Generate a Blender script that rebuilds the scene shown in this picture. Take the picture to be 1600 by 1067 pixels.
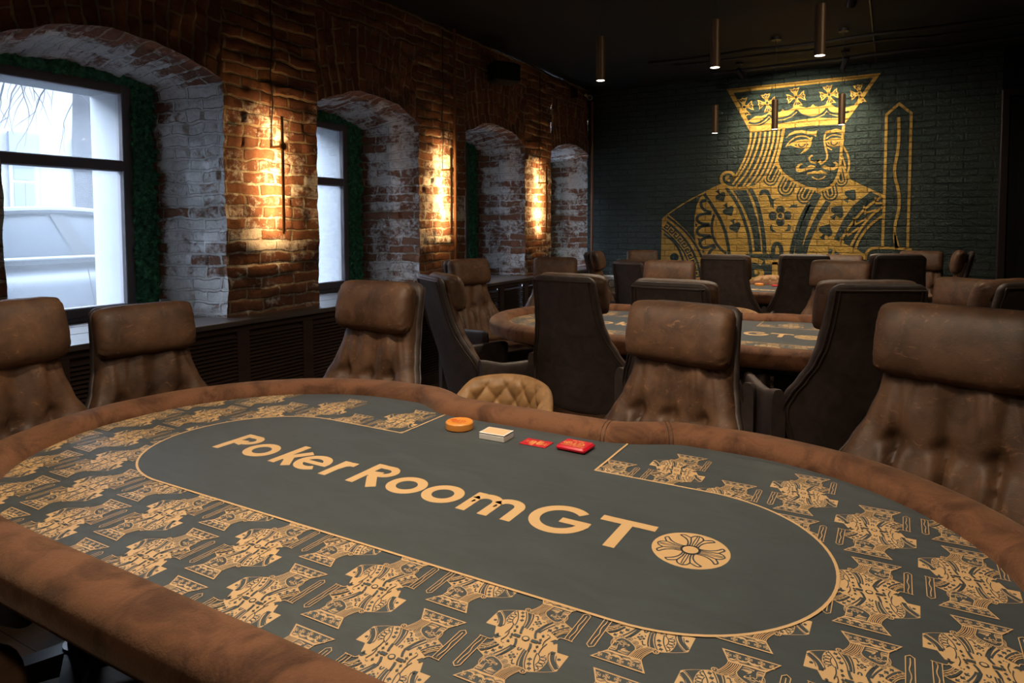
import bpy, math, random
from math import sin, cos, pi, atan2, sqrt, exp, floor, hypot
from mathutils import Vector, Matrix, noise
from mathutils.geometry import tessellate_polygon

random.seed(7)
for o in list(bpy.data.objects):
    bpy.data.objects.remove(o, do_unlink=True)
SC = bpy.context.scene
COL = SC.collection

# ------------------------------------------------------------------ camera
CAM_H = 1.42
FPX, PITCH, ROLL, YAW = 1054.44, 0.0503, -0.0024, 0.5134
camd = bpy.data.cameras.new('camera')
cam = bpy.data.objects.new('camera', camd)
COL.objects.link(cam)
_fw = Vector((-sin(YAW)*cos(PITCH), cos(YAW)*cos(PITCH), -sin(PITCH)))
_rt = Vector((cos(YAW), sin(YAW), 0))
_up = _rt.cross(_fw)
_r2 = _rt*cos(ROLL) + _up*sin(ROLL)
_u2 = _up*cos(ROLL) - _rt*sin(ROLL)
mw = Matrix((( _r2.x, _u2.x, -_fw.x, 0), (_r2.y, _u2.y, -_fw.y, 0), (_r2.z, _u2.z, -_fw.z, CAM_H), (0, 0, 0, 1)))
cam.matrix_world = mw
camd.sensor_fit = 'HORIZONTAL'
camd.sensor_width = 36.0
camd.lens = 36.0*FPX/1600.0
camd.shift_x = 0.0
camd.shift_y = -(533.5-403.69)/1600.0
camd.clip_start = 0.02
camd.clip_end = 200
SC.camera = cam

# ------------------------------------------------------------------ view, world
SC.view_settings.view_transform = 'Standard'
SC.view_settings.look = 'None'
SC.view_settings.gamma = 1
SC.view_settings.use_curve_mapping = False
SC.view_settings.exposure = 0.0

WORLD_STRENGTH = 24.0
w = bpy.data.worlds.new('overcast_sky')
SC.world = w
w.use_nodes = True
bg = w.node_tree.nodes['Background']
bg.inputs[0].default_value = (0.66, 0.80, 1.0, 1)
bg.inputs[1].default_value = WORLD_STRENGTH

WARM = (1.0, 0.83, 0.62)
P_PENDANT = 58.0      # watts, spot inside each pendant
P_CEIL_FILL = 42.0         # added ceiling spots, extra fill around the tables and mural
P_MURAL = 330.0
SCONCE_E = 340.0

def light(name, kind, loc, energy, color, target=None, parent=None, **kw):
    d = bpy.data.lights.new(name, kind)
    d.energy = energy
    d.color = color
    for k, v in kw.items():
        setattr(d, k, v)
    o = bpy.data.objects.new(name, d)
    COL.objects.link(o)
    o.location = loc
    if target is not None:
        o.rotation_euler = (Vector(target)-Vector(loc)).to_track_quat('-Z', 'Y').to_euler()
    if parent is not None:
        o.parent = parent
    return o

# window openings along the left wall (Y ranges), wall face and window plane
XW, XG, XCAB = -3.68, -4.35, -3.53
OPEN = [(1.61, 2.84), (3.63, 4.84), (5.59, 6.83), (7.51, 8.78)]
YBACK, ZC, XR, YF = 8.70, 3.25, 2.7, -1.6
SILL = 0.83
for i, (a, b) in enumerate(OPEN):      # portals: sample the sky through the windows
    d = bpy.data.lights.new('window_portal', 'AREA')
    d.shape = 'RECTANGLE'; d.size = 1.5; d.size_y = b-a
    d.cycles.is_portal = True
    o = bpy.data.objects.new('window_portal', d)
    COL.objects.link(o)
    o.location = (XG-0.12, (a+b)/2, 1.6)
    o.rotation_euler = Vector((1, 0, 0)).to_track_quat('-Z', 'Y').to_euler()
    o.rotation_euler = (0, -pi/2, 0)

# ------------------------------------------------------------------ helpers
def new_mat(name):
    m = bpy.data.materials.new(name)
    m.use_nodes = True
    nt = m.node_tree
    b = nt.nodes['Principled BSDF']
    return m, nt, b

def N(nt, t, **kw):
    n = nt.nodes.new(t)
    for k, v in kw.items():
        if k in n.inputs.keys():
            n.inputs[k].default_value = v
        else:
            setattr(n, k, v)
    return n

def ramp(nt, fac, stops):
    r = nt.nodes.new('ShaderNodeValToRGB')
    while len(r.color_ramp.elements) < len(stops):
        r.color_ramp.elements.new(0.5)
    for e, (p, c) in zip(r.color_ramp.elements, stops):
        e.position = p
        e.color = c if len(c) == 4 else (*c, 1)
    nt.links.new(fac, r.inputs[0])
    return r.outputs[0]

def mixc(nt, fac, a, b, mode='MIX'):
    m = nt.nodes.new('ShaderNodeMix')
    m.data_type = 'RGBA'; m.blend_type = mode
    for sock, v in ((m.inputs[0], fac), (m.inputs[6], a), (m.inputs[7], b)):
        if hasattr(v, 'links') or hasattr(v, 'is_linked'):
            nt.links.new(v, sock)
        elif isinstance(v, (int, float)):
            sock.default_value = v
        else:
            sock.default_value = (*v, 1) if len(v) == 3 else v
    return m.outputs[2]

def mathn(nt, op, a, b=0.5, clamp=False):
    m = nt.nodes.new('ShaderNodeMath'); m.operation = op; m.use_clamp = clamp
    for s, v in ((m.inputs[0], a), (m.inputs[1], b)):
        if hasattr(v, 'is_linked'):
            nt.links.new(v, s)
        else:
            s.default_value = v
    return m.outputs[0]

def coords(nt, kind='Object', scale=1.0, rnd=False):
    t = nt.nodes.new('ShaderNodeTexCoord')
    out = t.outputs[kind]
    mp = nt.nodes.new('ShaderNodeMapping')
    nt.links.new(out, mp.inputs[0])
    s = scale if isinstance(scale, tuple) else (scale,)*3
    mp.inputs['Scale'].default_value = s
    if rnd:
        oi = nt.nodes.new('ShaderNodeObjectInfo')
        mm = mathn(nt, 'MULTIPLY', oi.outputs['Random'], 37.0)
        cb = nt.nodes.new('ShaderNodeCombineXYZ')
        nt.links.new(mm, cb.inputs[0]); nt.links.new(mm, cb.inputs[1])
        nt.links.new(cb.outputs[0], mp.inputs['Location'])
    return mp.outputs[0]

def noisen(nt, vec, scale, detail=4, rough=0.55, dist=0.0):
    n = nt.nodes.new('ShaderNodeTexNoise')
    nt.links.new(vec, n.inputs['Vector'])
    n.inputs['Scale'].default_value = scale
    n.inputs['Detail'].default_value = detail
    n.inputs['Roughness'].default_value = rough
    n.inputs['Distortion'].default_value = dist
    return n.outputs['Fac']

def bump(nt, b, h, strength, dist, prev=None):
    n = nt.nodes.new('ShaderNodeBump')
    n.inputs['Strength'].default_value = strength
    n.inputs['Distance'].default_value = dist
    nt.links.new(h, n.inputs['Height'])
    if prev is not None:
        nt.links.new(prev, n.inputs['Normal'])
    nt.links.new(n.outputs[0], b.inputs['Normal'])
    return n.outputs[0]

def plain(name, col, rough=0.5, metal=0.0, emit=None, estr=0.0, var=0.0, spec=0.5, vscale=6.0):
    m, nt, b = new_mat(name)
    b.inputs['Base Color'].default_value = (*col, 1)
    b.inputs['Roughness'].default_value = rough
    b.inputs['Metallic'].default_value = metal
    b.inputs['Specular IOR Level'].default_value = spec
    if var:
        f = noisen(nt, coords(nt), vscale, 5)
        c = mixc(nt, f, tuple(x*(1-var) for x in col), tuple(min(1, x*(1+var)) for x in col))
        nt.links.new(c, b.inputs['Base Color'])
    if emit:
        b.inputs['Emission Color'].default_value = (*emit, 1)
        b.inputs['Emission Strength'].default_value = estr
    return m

class MB:
    """collects geometry for ONE mesh"""
    def __init__(s):
        s.v = []; s.f = []; s.m = []; s.uv = None
    def add(s, verts, faces, mi=0):
        n = len(s.v)
        s.v.extend([tuple(p) for p in verts])
        s.f.extend([tuple(i+n for i in f) for f in faces])
        s.m.extend([mi]*len(faces))
    def box(s, a, b, mi=0):
        x0, y0, z0 = a; x1, y1, z1 = b
        V = [(x0,y0,z0),(x1,y0,z0),(x1,y1,z0),(x0,y1,z0),(x0,y0,z1),(x1,y0,z1),(x1,y1,z1),(x0,y1,z1)]
        s.add(V, [(0,3,2,1),(4,5,6,7),(0,1,5,4),(1,2,6,5),(2,3,7,6),(3,0,4,7)], mi)
    def rbox(s, a, b, r=0.004, mi=0):
        """box with chamfered vertical and horizontal edges"""
        x0, y0, z0 = a; x1, y1, z1 = b
        secs = []
        for z, i in ((z0, r), (z0+r, 0), (z1-r, 0), (z1, r)):
            X0, X1, Y0, Y1 = x0+i, x1-i, y0+i, y1-i
            secs.append([(X0+r,Y0,z),(X1-r,Y0,z),(X1,Y0+r,z),(X1,Y1-r,z),(X1-r,Y1,z),(X0+r,Y1,z),(X0,Y1-r,z),(X0,Y0+r,z)])
        s.loft(secs, True, True, mi)
    def loft(s, secs, cap0=True, cap1=True, mi=0, closed=True):
        n = len(secs[0]); V = [p for q in secs for p in q]; F = []
        for i in range(len(secs)-1):
            for j in range(n if closed else n-1):
                a = i*n+j; b = i*n+(j+1) % n
                F.append((a, b, b+n, a+n))
        if cap0: F.append(tuple(range(n-1, -1, -1)))
        if cap1: F.append(tuple(range((len(secs)-1)*n, len(secs)*n)))
        s.add(V, F, mi)
    def cyl(s, p, q, r0, r1=None, n=16, mi=0, caps=True):
        r1 = r0 if r1 is None else r1
        p = Vector(p); q = Vector(q); d = (q-p).normalized()
        u = d.orthogonal().normalized(); v = d.cross(u)
        secs = [[tuple(c+u*(r*cos(2*pi*k/n))+v*(r*sin(2*pi*k/n))) for k in range(n)] for c, r in ((p, r0), (q, r1))]
        s.loft(secs, caps, caps, mi)
    def tube(s, pts, r, n=8, mi=0, closed=False):
        pts = [Vector(p) for p in pts]; m = len(pts); secs = []
        prev = None
        for i, p in enumerate(pts):
            if closed: t = pts[(i+1) % m]-pts[i-1]
            else: t = pts[min(i+1, m-1)]-pts[max(i-1, 0)]
            t.normalize()
            u = t.orthogonal().normalized() if prev is None else (prev-t*prev.dot(t)).normalized()
            prev = u; v = t.cross(u)
            rr = r[i] if isinstance(r, (list, tuple)) else r
            secs.append([tuple(p+u*(rr*cos(2*pi*k/n))+v*(rr*sin(2*pi*k/n))) for k in range(n)])
        if closed: secs.append(secs[0])
        s.loft(secs, not closed, not closed, mi)
    def lathe(s, prof, n=24, c=(0, 0, 0), mi=0):
        secs = [[(c[0]+r*cos(2*pi*k/n), c[1]+r*sin(2*pi*k/n), c[2]+z) for k in range(n)] for r, z in prof]
        s.loft(secs, True, True, mi)
    def build(s, name, mat, parent=None, smooth=35, loc=None):
        me = bpy.data.meshes.new(name)
        me.from_pydata(s.v, [], s.f)
        mats = mat if isinstance(mat, (list, tuple)) else [mat]
        for m in mats: me.materials.append(m)
        if len(mats) > 1: me.polygons.foreach_set('material_index', s.m)
        if s.uv is not None:
            l = me.uv_layers.new(name='UVMap')
            vi = [0]*len(me.loops); me.loops.foreach_get('vertex_index', vi)
            l.data.foreach_set('uv', [c for i in vi for c in s.uv[i]])
        if smooth:
            me.polygons.foreach_set('use_smooth', [True]*len(me.polygons))
            me.set_sharp_from_angle(angle=math.radians(smooth))
        me.update()
        o = bpy.data.objects.new(name, me)
        COL.objects.link(o)
        if loc is not None: o.location = loc
        if parent is not None: o.parent = parent
        return o

def tag(o, label=None, cat=None, group=None, kind=None):
    if label: o['label'] = label
    if cat: o['category'] = cat
    if group: o['group'] = group
    if kind: o['kind'] = kind
    return o

def thing(name, label, cat, loc=(0, 0, 0), rz=0.0, group=None):
    o = bpy.data.objects.new(name, None)
    o.empty_display_size = 0.1
    COL.objects.link(o)
    o.location = loc; o.rotation_euler = (0, 0, rz)
    return tag(o, label, cat, group)

def copy_tree(o, parent=None):
    c = o.copy(); COL.objects.link(c)
    if parent is not None: c.parent = parent
    for ch in list(o.children):
        copy_tree(ch, c)
    return c

def lerp_table(tab, x):
    if x <= tab[0][0]: return tab[0][1]
    for (a, va), (b, vb) in zip(tab, tab[1:]):
        if x <= b:
            t = (x-a)/(b-a); t = t*t*(3-2*t)*0.5 + t*0.5
            return va+(vb-va)*t
    return tab[-1][1]

def sup(t, n):
    c, s_ = cos(t), sin(t)
    return (math.copysign(abs(c)**(2/n), c), math.copysign(abs(s_)**(2/n), s_))

def smooth01(a, b, x):
    t = min(1, max(0, (x-a)/(b-a)))
    return t*t*(3-2*t)

def catmull(P, sub, closed=False):
    n = len(P); out = []
    if n < 3 or sub < 2: return list(P)
    rng = n if closed else n-1
    for i in range(rng):
        p0 = P[(i-1) % n] if closed else P[max(i-1, 0)]
        p1 = P[i]; p2 = P[(i+1) % n]
        p3 = P[(i+2) % n] if closed else P[min(i+2, n-1)]
        for k in range(sub):
            t = k/sub; t2 = t*t; t3 = t2*t
            out.append(tuple(0.5*((2*b)+(-a+c)*t+(2*a-5*b+4*c-d)*t2+(-a+3*b-3*c+d)*t3) for a, b, c, d in zip(p0, p1, p2, p3)))
    if not closed: out.append(tuple(P[-1]))
    return out

def ribbon(P, wd, closed=False):
    """flat strip along 2D points -> verts(2D), quads"""
    n = len(P); V = []; F = []
    h = wd/2
    for i in range(n):
        a = P[i-1] if (i > 0 or closed) else None
        b = P[(i+1) % n] if (i < n-1 or closed) else None
        p = P[i]
        def nrm(u, v):
            dx, dy = v[0]-u[0], v[1]-u[1]; l = hypot(dx, dy) or 1e-9
            return (-dy/l, dx/l)
        if a is None: nx, ny = nrm(p, b)
        elif b is None: nx, ny = nrm(a, p)
        else:
            n1 = nrm(a, p); n2 = nrm(p, b)
            nx, ny = n1[0]+n2[0], n1[1]+n2[1]; l = hypot(nx, ny) or 1e-9
            nx, ny = nx/l, ny/l
            k = min(1.8, 1/max(0.2, nx*n1[0]+ny*n1[1])); nx *= k; ny *= k
        V += [(p[0]+nx*h, p[1]+ny*h), (p[0]-nx*h, p[1]-ny*h)]
    for i in range(n if closed else n-1):
        j = (i+1) % n
        F.append((2*i+1, 2*j+1, 2*j, 2*i))
    return V, F

def fill(P):
    tri = tessellate_polygon([[Vector((p[0], p[1], 0)) for p in P]])
    F = []
    for t in tri:
        a, b, c = (P[i] for i in t)
        F.append(tuple(t) if (b[0]-a[0])*(c[1]-a[1])-(b[1]-a[1])*(c[0]-a[0]) > 0 else (t[0], t[2], t[1]))
    return list(P), F

# ------------------------------------------------------------------ materials
def brick_mat(name, c1, c2, mort, rough=0.85, paint=None, bw=0.26, bh=0.077, mw=0.011, bstr=0.9, bdist=0.014, spec=0.3, tint=None, thr=None):
    """bricks laid in UV metres; optional flaking whitewash driven by the 'paint' attribute"""
    m, nt, b = new_mat(name)
    uv = nt.nodes.new('ShaderNodeUVMap'); uv.uv_map = 'UVMap'
    n1 = nt.nodes.new('ShaderNodeTexNoise'); nt.links.new(uv.outputs[0], n1.inputs['Vector'])
    n1.inputs['Scale'].default_value = 7; n1.inputs['Detail'].default_value = 3
    sub = nt.nodes.new('ShaderNodeVectorMath'); sub.operation = 'SUBTRACT'; nt.links.new(n1.outputs['Color'], sub.inputs[0]); sub.inputs[1].default_value = (.5, .5, .5)
    sc = nt.nodes.new('ShaderNodeVectorMath'); sc.operation = 'SCALE'; nt.links.new(sub.outputs[0], sc.inputs[0]); sc.inputs['Scale'].default_value = 0.024
    ad = nt.nodes.new('ShaderNodeVectorMath'); nt.links.new(uv.outputs[0], ad.inputs[0]); nt.links.new(sc.outputs[0], ad.inputs[1])
    br = nt.nodes.new('ShaderNodeTexBrick')
    nt.links.new(ad.outputs[0], br.inputs['Vector'])
    br.inputs['Color1'].default_value = (*c1, 1); br.inputs['Color2'].default_value = (*c2, 1); br.inputs['Mortar'].default_value = (*mort, 1)
    br.inputs['Scale'].default_value = 1; br.inputs['Mortar Size'].default_value = mw; br.inputs['Mortar Smooth'].default_value = 0.45
    br.inputs['Bias'].default_value = 0; br.inputs['Brick Width'].default_value = bw; br.inputs['Row Height'].default_value = bh
    b2 = nt.nodes.new('ShaderNodeTexBrick'); nt.links.new(ad.outputs[0], b2.inputs['Vector'])
    for k_ in ('Scale', 'Mortar Size', 'Mortar Smooth', 'Bias', 'Brick Width', 'Row Height'): b2.inputs[k_].default_value = br.inputs[k_].default_value
    b2.inputs['Color1'].default_value = (0, 0, 0, 1); b2.inputs['Color2'].default_value = (1, 1, 1, 1); b2.inputs['Mortar'].default_value = (.72, .72, .72, 1)
    fine = noisen(nt, uv.outputs[0], 45, 6, 0.65)
    mid = noisen(nt, uv.outputs[0], 9, 5, 0.6)
    big = noisen(nt, uv.outputs[0], 2.2, 4, 0.6)
    col = br.outputs['Color']
    col = mixc(nt, mathn(nt, 'MULTIPLY', ramp(nt, mid, [(.35, (0, 0, 0)), (.75, (1, 1, 1))]), .55), col, tuple(x*.45 for x in c2), 'MIX')
    col = mixc(nt, .5, col, ramp(nt, fine, [(.25, (.45, .45, .45)), (.75, (1.25, 1.25, 1.25))]), 'MULTIPLY')
    hgt = mathn(nt, 'SUBTRACT', 1.0, br.outputs['Fac'])
    if paint:
        at = nt.nodes.new('ShaderNodeAttribute'); at.attribute_name = 'paint'
        pn = mathn(nt, 'ADD', mathn(nt, 'MULTIPLY', mid, .50), mathn(nt, 'MULTIPLY', noisen(nt, uv.outputs[0], 24, 6, .75), .70))
        pn = mathn(nt, 'ADD', pn, mathn(nt, 'MULTIPLY', mathn(nt, 'SUBTRACT', big, .5), .7))
        pn = mathn(nt, 'ADD', pn, mathn(nt, 'MULTIPLY', mathn(nt, 'SUBTRACT', b2.outputs['Color'], .5), .26))
        pm = mathn(nt, 'SUBTRACT', mathn(nt, 'ADD', pn, at.outputs['Fac']), 1.0)
        pm = mathn(nt, 'MULTIPLY', pm, 6.0, True)
        pc = ramp(nt, fine, [(.2, tuple(x*.72 for x in paint)), (.7, paint)])
        col = mixc(nt, pm, col, pc)
        hgt = mathn(nt, 'ADD', hgt, mathn(nt, 'MULTIPLY', pm, .12))
    nt.links.new(col, b.inputs['Base Color'])
    b.inputs['Roughness'].default_value = rough
    b.inputs['Specular IOR Level'].default_value = spec
    h = mathn(nt, 'ADD', hgt, mathn(nt, 'ADD', mathn(nt, 'MULTIPLY', fine, .45), mathn(nt, 'MULTIPLY', mid, .8)))
    bump(nt, b, h, bstr, bdist)
    return m

M = {}
M['brick'] = brick_mat('old brick with whitewash', (.31, .145, .085), (.19, .080, .058), (.36, .28, .20), paint=(.84, .84, .84))
M['green_brick'] = brick_mat('dark green painted brick', (.026, .052, .047), (.021, .043, .040), (.009, .020, .020), rough=.40, spec=.5, bstr=1.0, bdist=.055, mw=.010)  # mortar darkened: shadow in the joints is put into the colour
M['gold_paint'] = brick_mat('gold paint on brick', (.66, .42, .085), (.60, .375, .075), (.36, .215, .04), rough=.5, spec=.4, bstr=1.0, bdist=.055, mw=.010)  # darker mortar tone paints the joint shadows here as well

def leather(name, c, dark, rough, bstr=.25, light_c=None):
    m, nt, b = new_mat(name)
    v = coords(nt, 'Object', 1.0, True)
    big = noisen(nt, v, 5, 5, .6)
    stv = nt.nodes.new('ShaderNodeMapping'); nt.links.new(v, stv.inputs[0]); stv.inputs['Scale'].default_value = (14, 14, 26); stv.inputs['Rotation'].default_value = (.4, .6, .8)
    scr = noisen(nt, stv.outputs[0], 1.6, 7, .7, 1.6)
    grain = nt.nodes.new('ShaderNodeTexVoronoi'); nt.links.new(v, grain.inputs['Vector']); grain.inputs['Scale'].default_value = 330
    col = mixc(nt, ramp(nt, big, [(.3, (0, 0, 0)), (.75, (1, 1, 1))]), dark, c)
    col = mixc(nt, ramp(nt, scr, [(.58, (0, 0, 0)), (.72, (.75, .75, .75))]), col, light_c or tuple(min(1, x*1.9) for x in c))
    mot = noisen(nt, v, 16, 4, .6, .8)
    col = mixc(nt, .8, col, ramp(nt, mot, [(.32, (.62, .60, .58)), (.68, (1.3, 1.28, 1.25))]), 'MULTIPLY')
    nt.links.new(col, b.inputs['Base Color'])
    rg = mathn(nt, 'ADD', mathn(nt, 'MULTIPLY', big, .22), rough-.1)
    nt.links.new(rg, b.inputs['Roughness'])
    b.inputs['Specular IOR Level'].default_value = .45
    h = mathn(nt, 'ADD', mathn(nt, 'MULTIPLY', grain.outputs['Distance'], .5), mathn(nt, 'MULTIPLY', scr, .6))
    bump(nt, b, h, bstr, .002)
    return m
M['leather'] = leather('worn brown leather', (.150, .075, .038), (.056, .027, .0145), .55)
M['leather_back'] = leather('dark brown shell leather', (.074, .052, .045), (.048, .034, .030), .52, light_c=(.075, .048, .038))
M['piping'] = plain('leather piping', (.06, .04, .032), .4)
M['caramel'] = leather('caramel leather', (.36, .20, .085), (.27, .145, .06), .5, light_c=(.42, .25, .11))
M['stitch'] = plain('caramel stitching', (.20, .11, .05), .6)

m, nt, b = new_mat('brown suede rail')
v = coords(nt, 'Object', 1.0, True)
p = noisen(nt, v, 6.5, 6, .62, 1.2); f = noisen(nt, v, 160, 4, .7)
col = mixc(nt, ramp(nt, p, [(.38, (0, 0, 0)), (.56, (1, 1, 1))]), (.078, .032, .016), (.172, .074, .036))
col = mixc(nt, .35, col, ramp(nt, f, [(.3, (.6, .6, .6)), (.7, (1.2, 1.2, 1.2))]), 'MULTIPLY')
nt.links.new(col, b.inputs['Base Color'])
b.inputs['Roughness'].default_value = .8
b.inputs['Sheen Weight'].default_value = .35; b.inputs['Sheen Roughness'].default_value = .4
b.inputs['Sheen Tint'].default_value = (1, .75, .55, 1)
b.inputs['Specular IOR Level'].default_value = .2
bump(nt, b, mathn(nt, 'ADD', f, mathn(nt, 'MULTIPLY', p, .8)), .35, .003)
M['suede'] = m

def felt_mat(name, c):
    m, nt, b = new_mat(name)
    v = coords(nt, 'Object', 1.0)
    st = nt.nodes.new('ShaderNodeMapping'); nt.links.new(v, st.inputs[0]); st.inputs['Scale'].default_value = (3, 9, 3); st.inputs['Rotation'].default_value = (0, 0, .5)
    a = noisen(nt, st.outputs[0], 2.2, 6, .65, 1.2); f = noisen(nt, v, 420, 2, .6)
    col = mixc(nt, ramp(nt, a, [(.3, (0, 0, 0)), (.7, (1, 1, 1))]), tuple(x*.62 for x in c), tuple(x*1.2 for x in c))
    nt.links.new(col, b.inputs['Base Color'])
    b.inputs['Roughness'].default_value = .58
    b.inputs['Specular IOR Level'].default_value = .5
    b.inputs['Sheen Weight'].default_value = .3; b.inputs['Sheen Roughness'].default_value = .5
    bump(nt, b, f, .12, .001)
    return m
M['felt'] = felt_mat('dark green speed cloth', (.025, .037, .041))
m, nt, b = new_mat('gold print on cloth')
v = coords(nt, 'Object')
g = noisen(nt, v, 2.3, 3)
nt.links.new(mixc(nt, g, (.54, .315, .125), (.63, .43, .23)), b.inputs['Base Color'])
b.inputs['Roughness'].default_value = .5
M['gold'] = m

m, nt, b = new_mat('dark stained wood')
v = coords(nt, 'Object', (6, 1.2, 14))
g = noisen(nt, v, 3, 6, .6, 1.0)
nt.links.new(mixc(nt, g, (.030, .018, .016), (.075, .045, .036)), b.inputs['Base Color'])
b.inputs['Roughness'].default_value = .38
bump(nt, b, g, .15, .003)
M['wood'] = m
m, nt, b = new_mat('worn ledge boards')
v = coords(nt, 'Object', (7, 1.0, 7))
g = noisen(nt, v, 4, 6, .6, .6)
nt.links.new(mixc(nt, g, (.05, .038, .036), (.16, .125, .115)), b.inputs['Base Color'])
nt.links.new(mathn(nt, 'ADD', mathn(nt, 'MULTIPLY', g, .3), .22), b.inputs['Roughness'])
bump(nt, b, g, .2, .003)
M['ledge'] = m
m, nt, b = new_mat('brown floor boards')
uv = coords(nt, 'Object', 1.0)
br = nt.nodes.new('ShaderNodeTexBrick'); nt.links.new(uv, br.inputs['Vector'])
br.inputs['Color1'].default_value = (.17, .095, .042, 1); br.inputs['Color2'].default_value = (.11, .06, .028, 1); br.inputs['Mortar'].default_value = (.01, .007, .005, 1)
br.inputs['Scale'].default_value = 1; br.inputs['Mortar Size'].default_value = .002; br.inputs['Brick Width'].default_value = 1.6; br.inputs['Row Height'].default_value = .14
g = noisen(nt, coords(nt, 'Object', (1.5, 14, 1)), 4, 6, .6)
nt.links.new(mixc(nt, .5, br.outputs['Color'], ramp(nt, g, [(.3, (.5, .5, .5)), (.7, (1.2, 1.2, 1.2))]), 'MULTIPLY'), b.inputs['Base Color'])
b.inputs['Roughness'].default_value = .65
M['floor'] = m

M['ceiling'] = plain('dark painted ceiling', (.004, .008, .013), .8, var=.3, vscale=1.5)
M['dark_green'] = plain('dark green paint', (.012, .022, .024), .7, var=.2)
M['brown_panel'] = plain('dark brown door', (.010, .008, .010), .5, var=.2)
M['brown_trim'] = plain('brown door trim', (.030, .018, .018), .45)
M['frame'] = plain('dark grey window frame', (.17, .15, .16), .45, var=.15)
M['white_out'] = plain('white outer reveal', (.20, .21, .225), .6)
M['black'] = plain('matt black', (.012, .013, .016), .5)
M['black_gloss'] = plain('black plastic', (.01, .011, .014), .3)
M['white'] = plain('white plastic', (.70, .70, .68), .4)
M['bronze'] = plain('bronze lamp tube', (.15, .09, .05), .48, .55, var=.15)
M['brass'] = plain('brass sconce', (.22, .13, .055), .45, .7)
M['copper'] = plain('copper pipe', (.36, .15, .08), .42, .6)
M['brown_pipe'] = plain('brown painted pipe', (.20, .095, .045), .5)
M['lamp_face'] = plain('glowing lamp lens', (.9, .85, .75), .4, emit=(1, .86, .68), estr=9.0)
M['led'] = plain('led strip', (.9, .7, .4), .4, emit=(1.0, .56, .21), estr=SCONCE_E)
M['metal'] = plain('black metal', (.02, .02, .022), .35, .6)
M['steel'] = plain('brushed steel', (.35, .36, .38), .3, 1)
m, nt, b = new_mat('moss')
g = noisen(nt, coords(nt), 30, 4)
nt.links.new(mixc(nt, ramp(nt, g, [(.35, (0, 0, 0)), (.7, (1, 1, 1))]), (.02, .14, .085), (.08, .40, .19)), b.inputs['Base Color'])
b.inputs['Roughness'].default_value = .7
M['moss'] = m
m = bpy.data.materials.new('dusty window glass'); m.use_nodes = True; nt = m.node_tree; nt.nodes.clear()
o_ = nt.nodes.new('ShaderNodeOutputMaterial'); t_ = nt.nodes.new('ShaderNodeBsdfTransparent'); g_ = nt.nodes.new('ShaderNodeBsdfGlossy'); l_ = nt.nodes.new('ShaderNodeBsdfTranslucent')
g_.inputs['Roughness'].default_value = .03; l_.inputs['Color'].default_value = (.9, .95, 1, 1)
fr = nt.nodes.new('ShaderNodeFresnel'); fr.inputs[0].default_value = 1.35
a_ = nt.nodes.new('ShaderNodeMixShader'); b_ = nt.nodes.new('ShaderNodeMixShader')
a_.inputs[0].default_value = .075
nt.links.new(t_.outputs[0], a_.inputs[1]); nt.links.new(l_.outputs[0], a_.inputs[2])
nt.links.new(fr.outputs[0], b_.inputs[0]); nt.links.new(a_.outputs[0], b_.inputs[1]); nt.links.new(g_.outputs[0], b_.inputs[2])
nt.links.new(b_.outputs[0], o_.inputs[0])
M['glass'] = m
M['facade'] = plain('pale plaster facade', (.105, .105, .11), .8, var=.05, vscale=.4)
M['facade_trim'] = plain('facade moulding', (.092, .095, .106), .8)
M['far_glass'] = plain('far window glass', (.04, .05, .07), .5)
M['far_frame'] = plain('far window frame', (.085, .095, .112), .6)
M['asphalt'] = plain('wet asphalt', (.04, .042, .045), .6, var=.2, vscale=2)
M['car_paint'] = plain('silver car paint', (.048, .054, .066), .4, .05)
M['car_glass'] = plain('car glass', (.028, .034, .044), .35)
M['chrome'] = plain('bright trim', (.17, .18, .195), .5)
M['tyre'] = plain('tyre rubber', (.02, .02, .022), .8)
M['bark'] = plain('bark', (.018, .019, .023), .9, var=.3, vscale=8)

# ------------------------------------------------------------------ room shell
class Wall:
    def __init__(s): s.mb = MB(); s.mb.uv = []; s.paint = []
    def grid(s, P, nu, nv, uvf, paint, nrm, relief=True):
        """P(a,b) -> point for a,b in 0..1"""
        V = []; nr = Vector(nrm)
        for j in range(nv+1):
            for i in range(nu+1):
                a, b_ = i/nu, j/nv
                p = Vector(P(a, b_)); u, v = uvf(p, a, b_)
                d = noise.noise_vector(p*5.0)*.015 + noise.noise_vector(p*17.0)*.008
                if relief:
                    e = min(a*nu, (1-a)*nu, b_*nv, (1-b_)*nv)/3.0
                    row = floor(v/.077); uu = u/.26 + (.5 if row % 2 else 0)
                    cl = floor(uu); h = noise.cell(Vector((cl*1.7+.3, row*2.3+.7, 1.5)))
                    fu = (uu-cl)*.26; fv = v-row*.077
                    edge = min(fu, .26-fu, fv, .077-fv)
                    rec = -.007*(1-smooth01(.002, .013, edge)) + (h-.4)*.012
                    p = p + nr*rec*min(1, e)
                V.append(p+d); s.mb.uv.append((u, v)); s.paint.append(paint(p, a, b_) if callable(paint) else paint)
        F = [(j*(nu+1)+i, j*(nu+1)+i+1, (j+1)*(nu+1)+i+1, (j+1)*(nu+1)+i) for j in range(nv) for i in range(nu)]
        s.mb.add(V, F)
    def build(s, name, mat):
        o = s.mb.build(name, mat, smooth=60)
        a = o.data.attributes.new('paint', 'FLOAT', 'POINT'); a.data.foreach_set('value', s.paint)
        return tag(o, kind='structure')

SPR, RISE = 2.325, 0.145
def arch_z(t, x=0.0):
    """soffit height across an opening, t 0..1; x 0 at the room face, 1 at the window"""
    k = (2*t-1)
    return (SPR-.030*x) + (RISE-.065*x)*(1-k*k)

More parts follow.
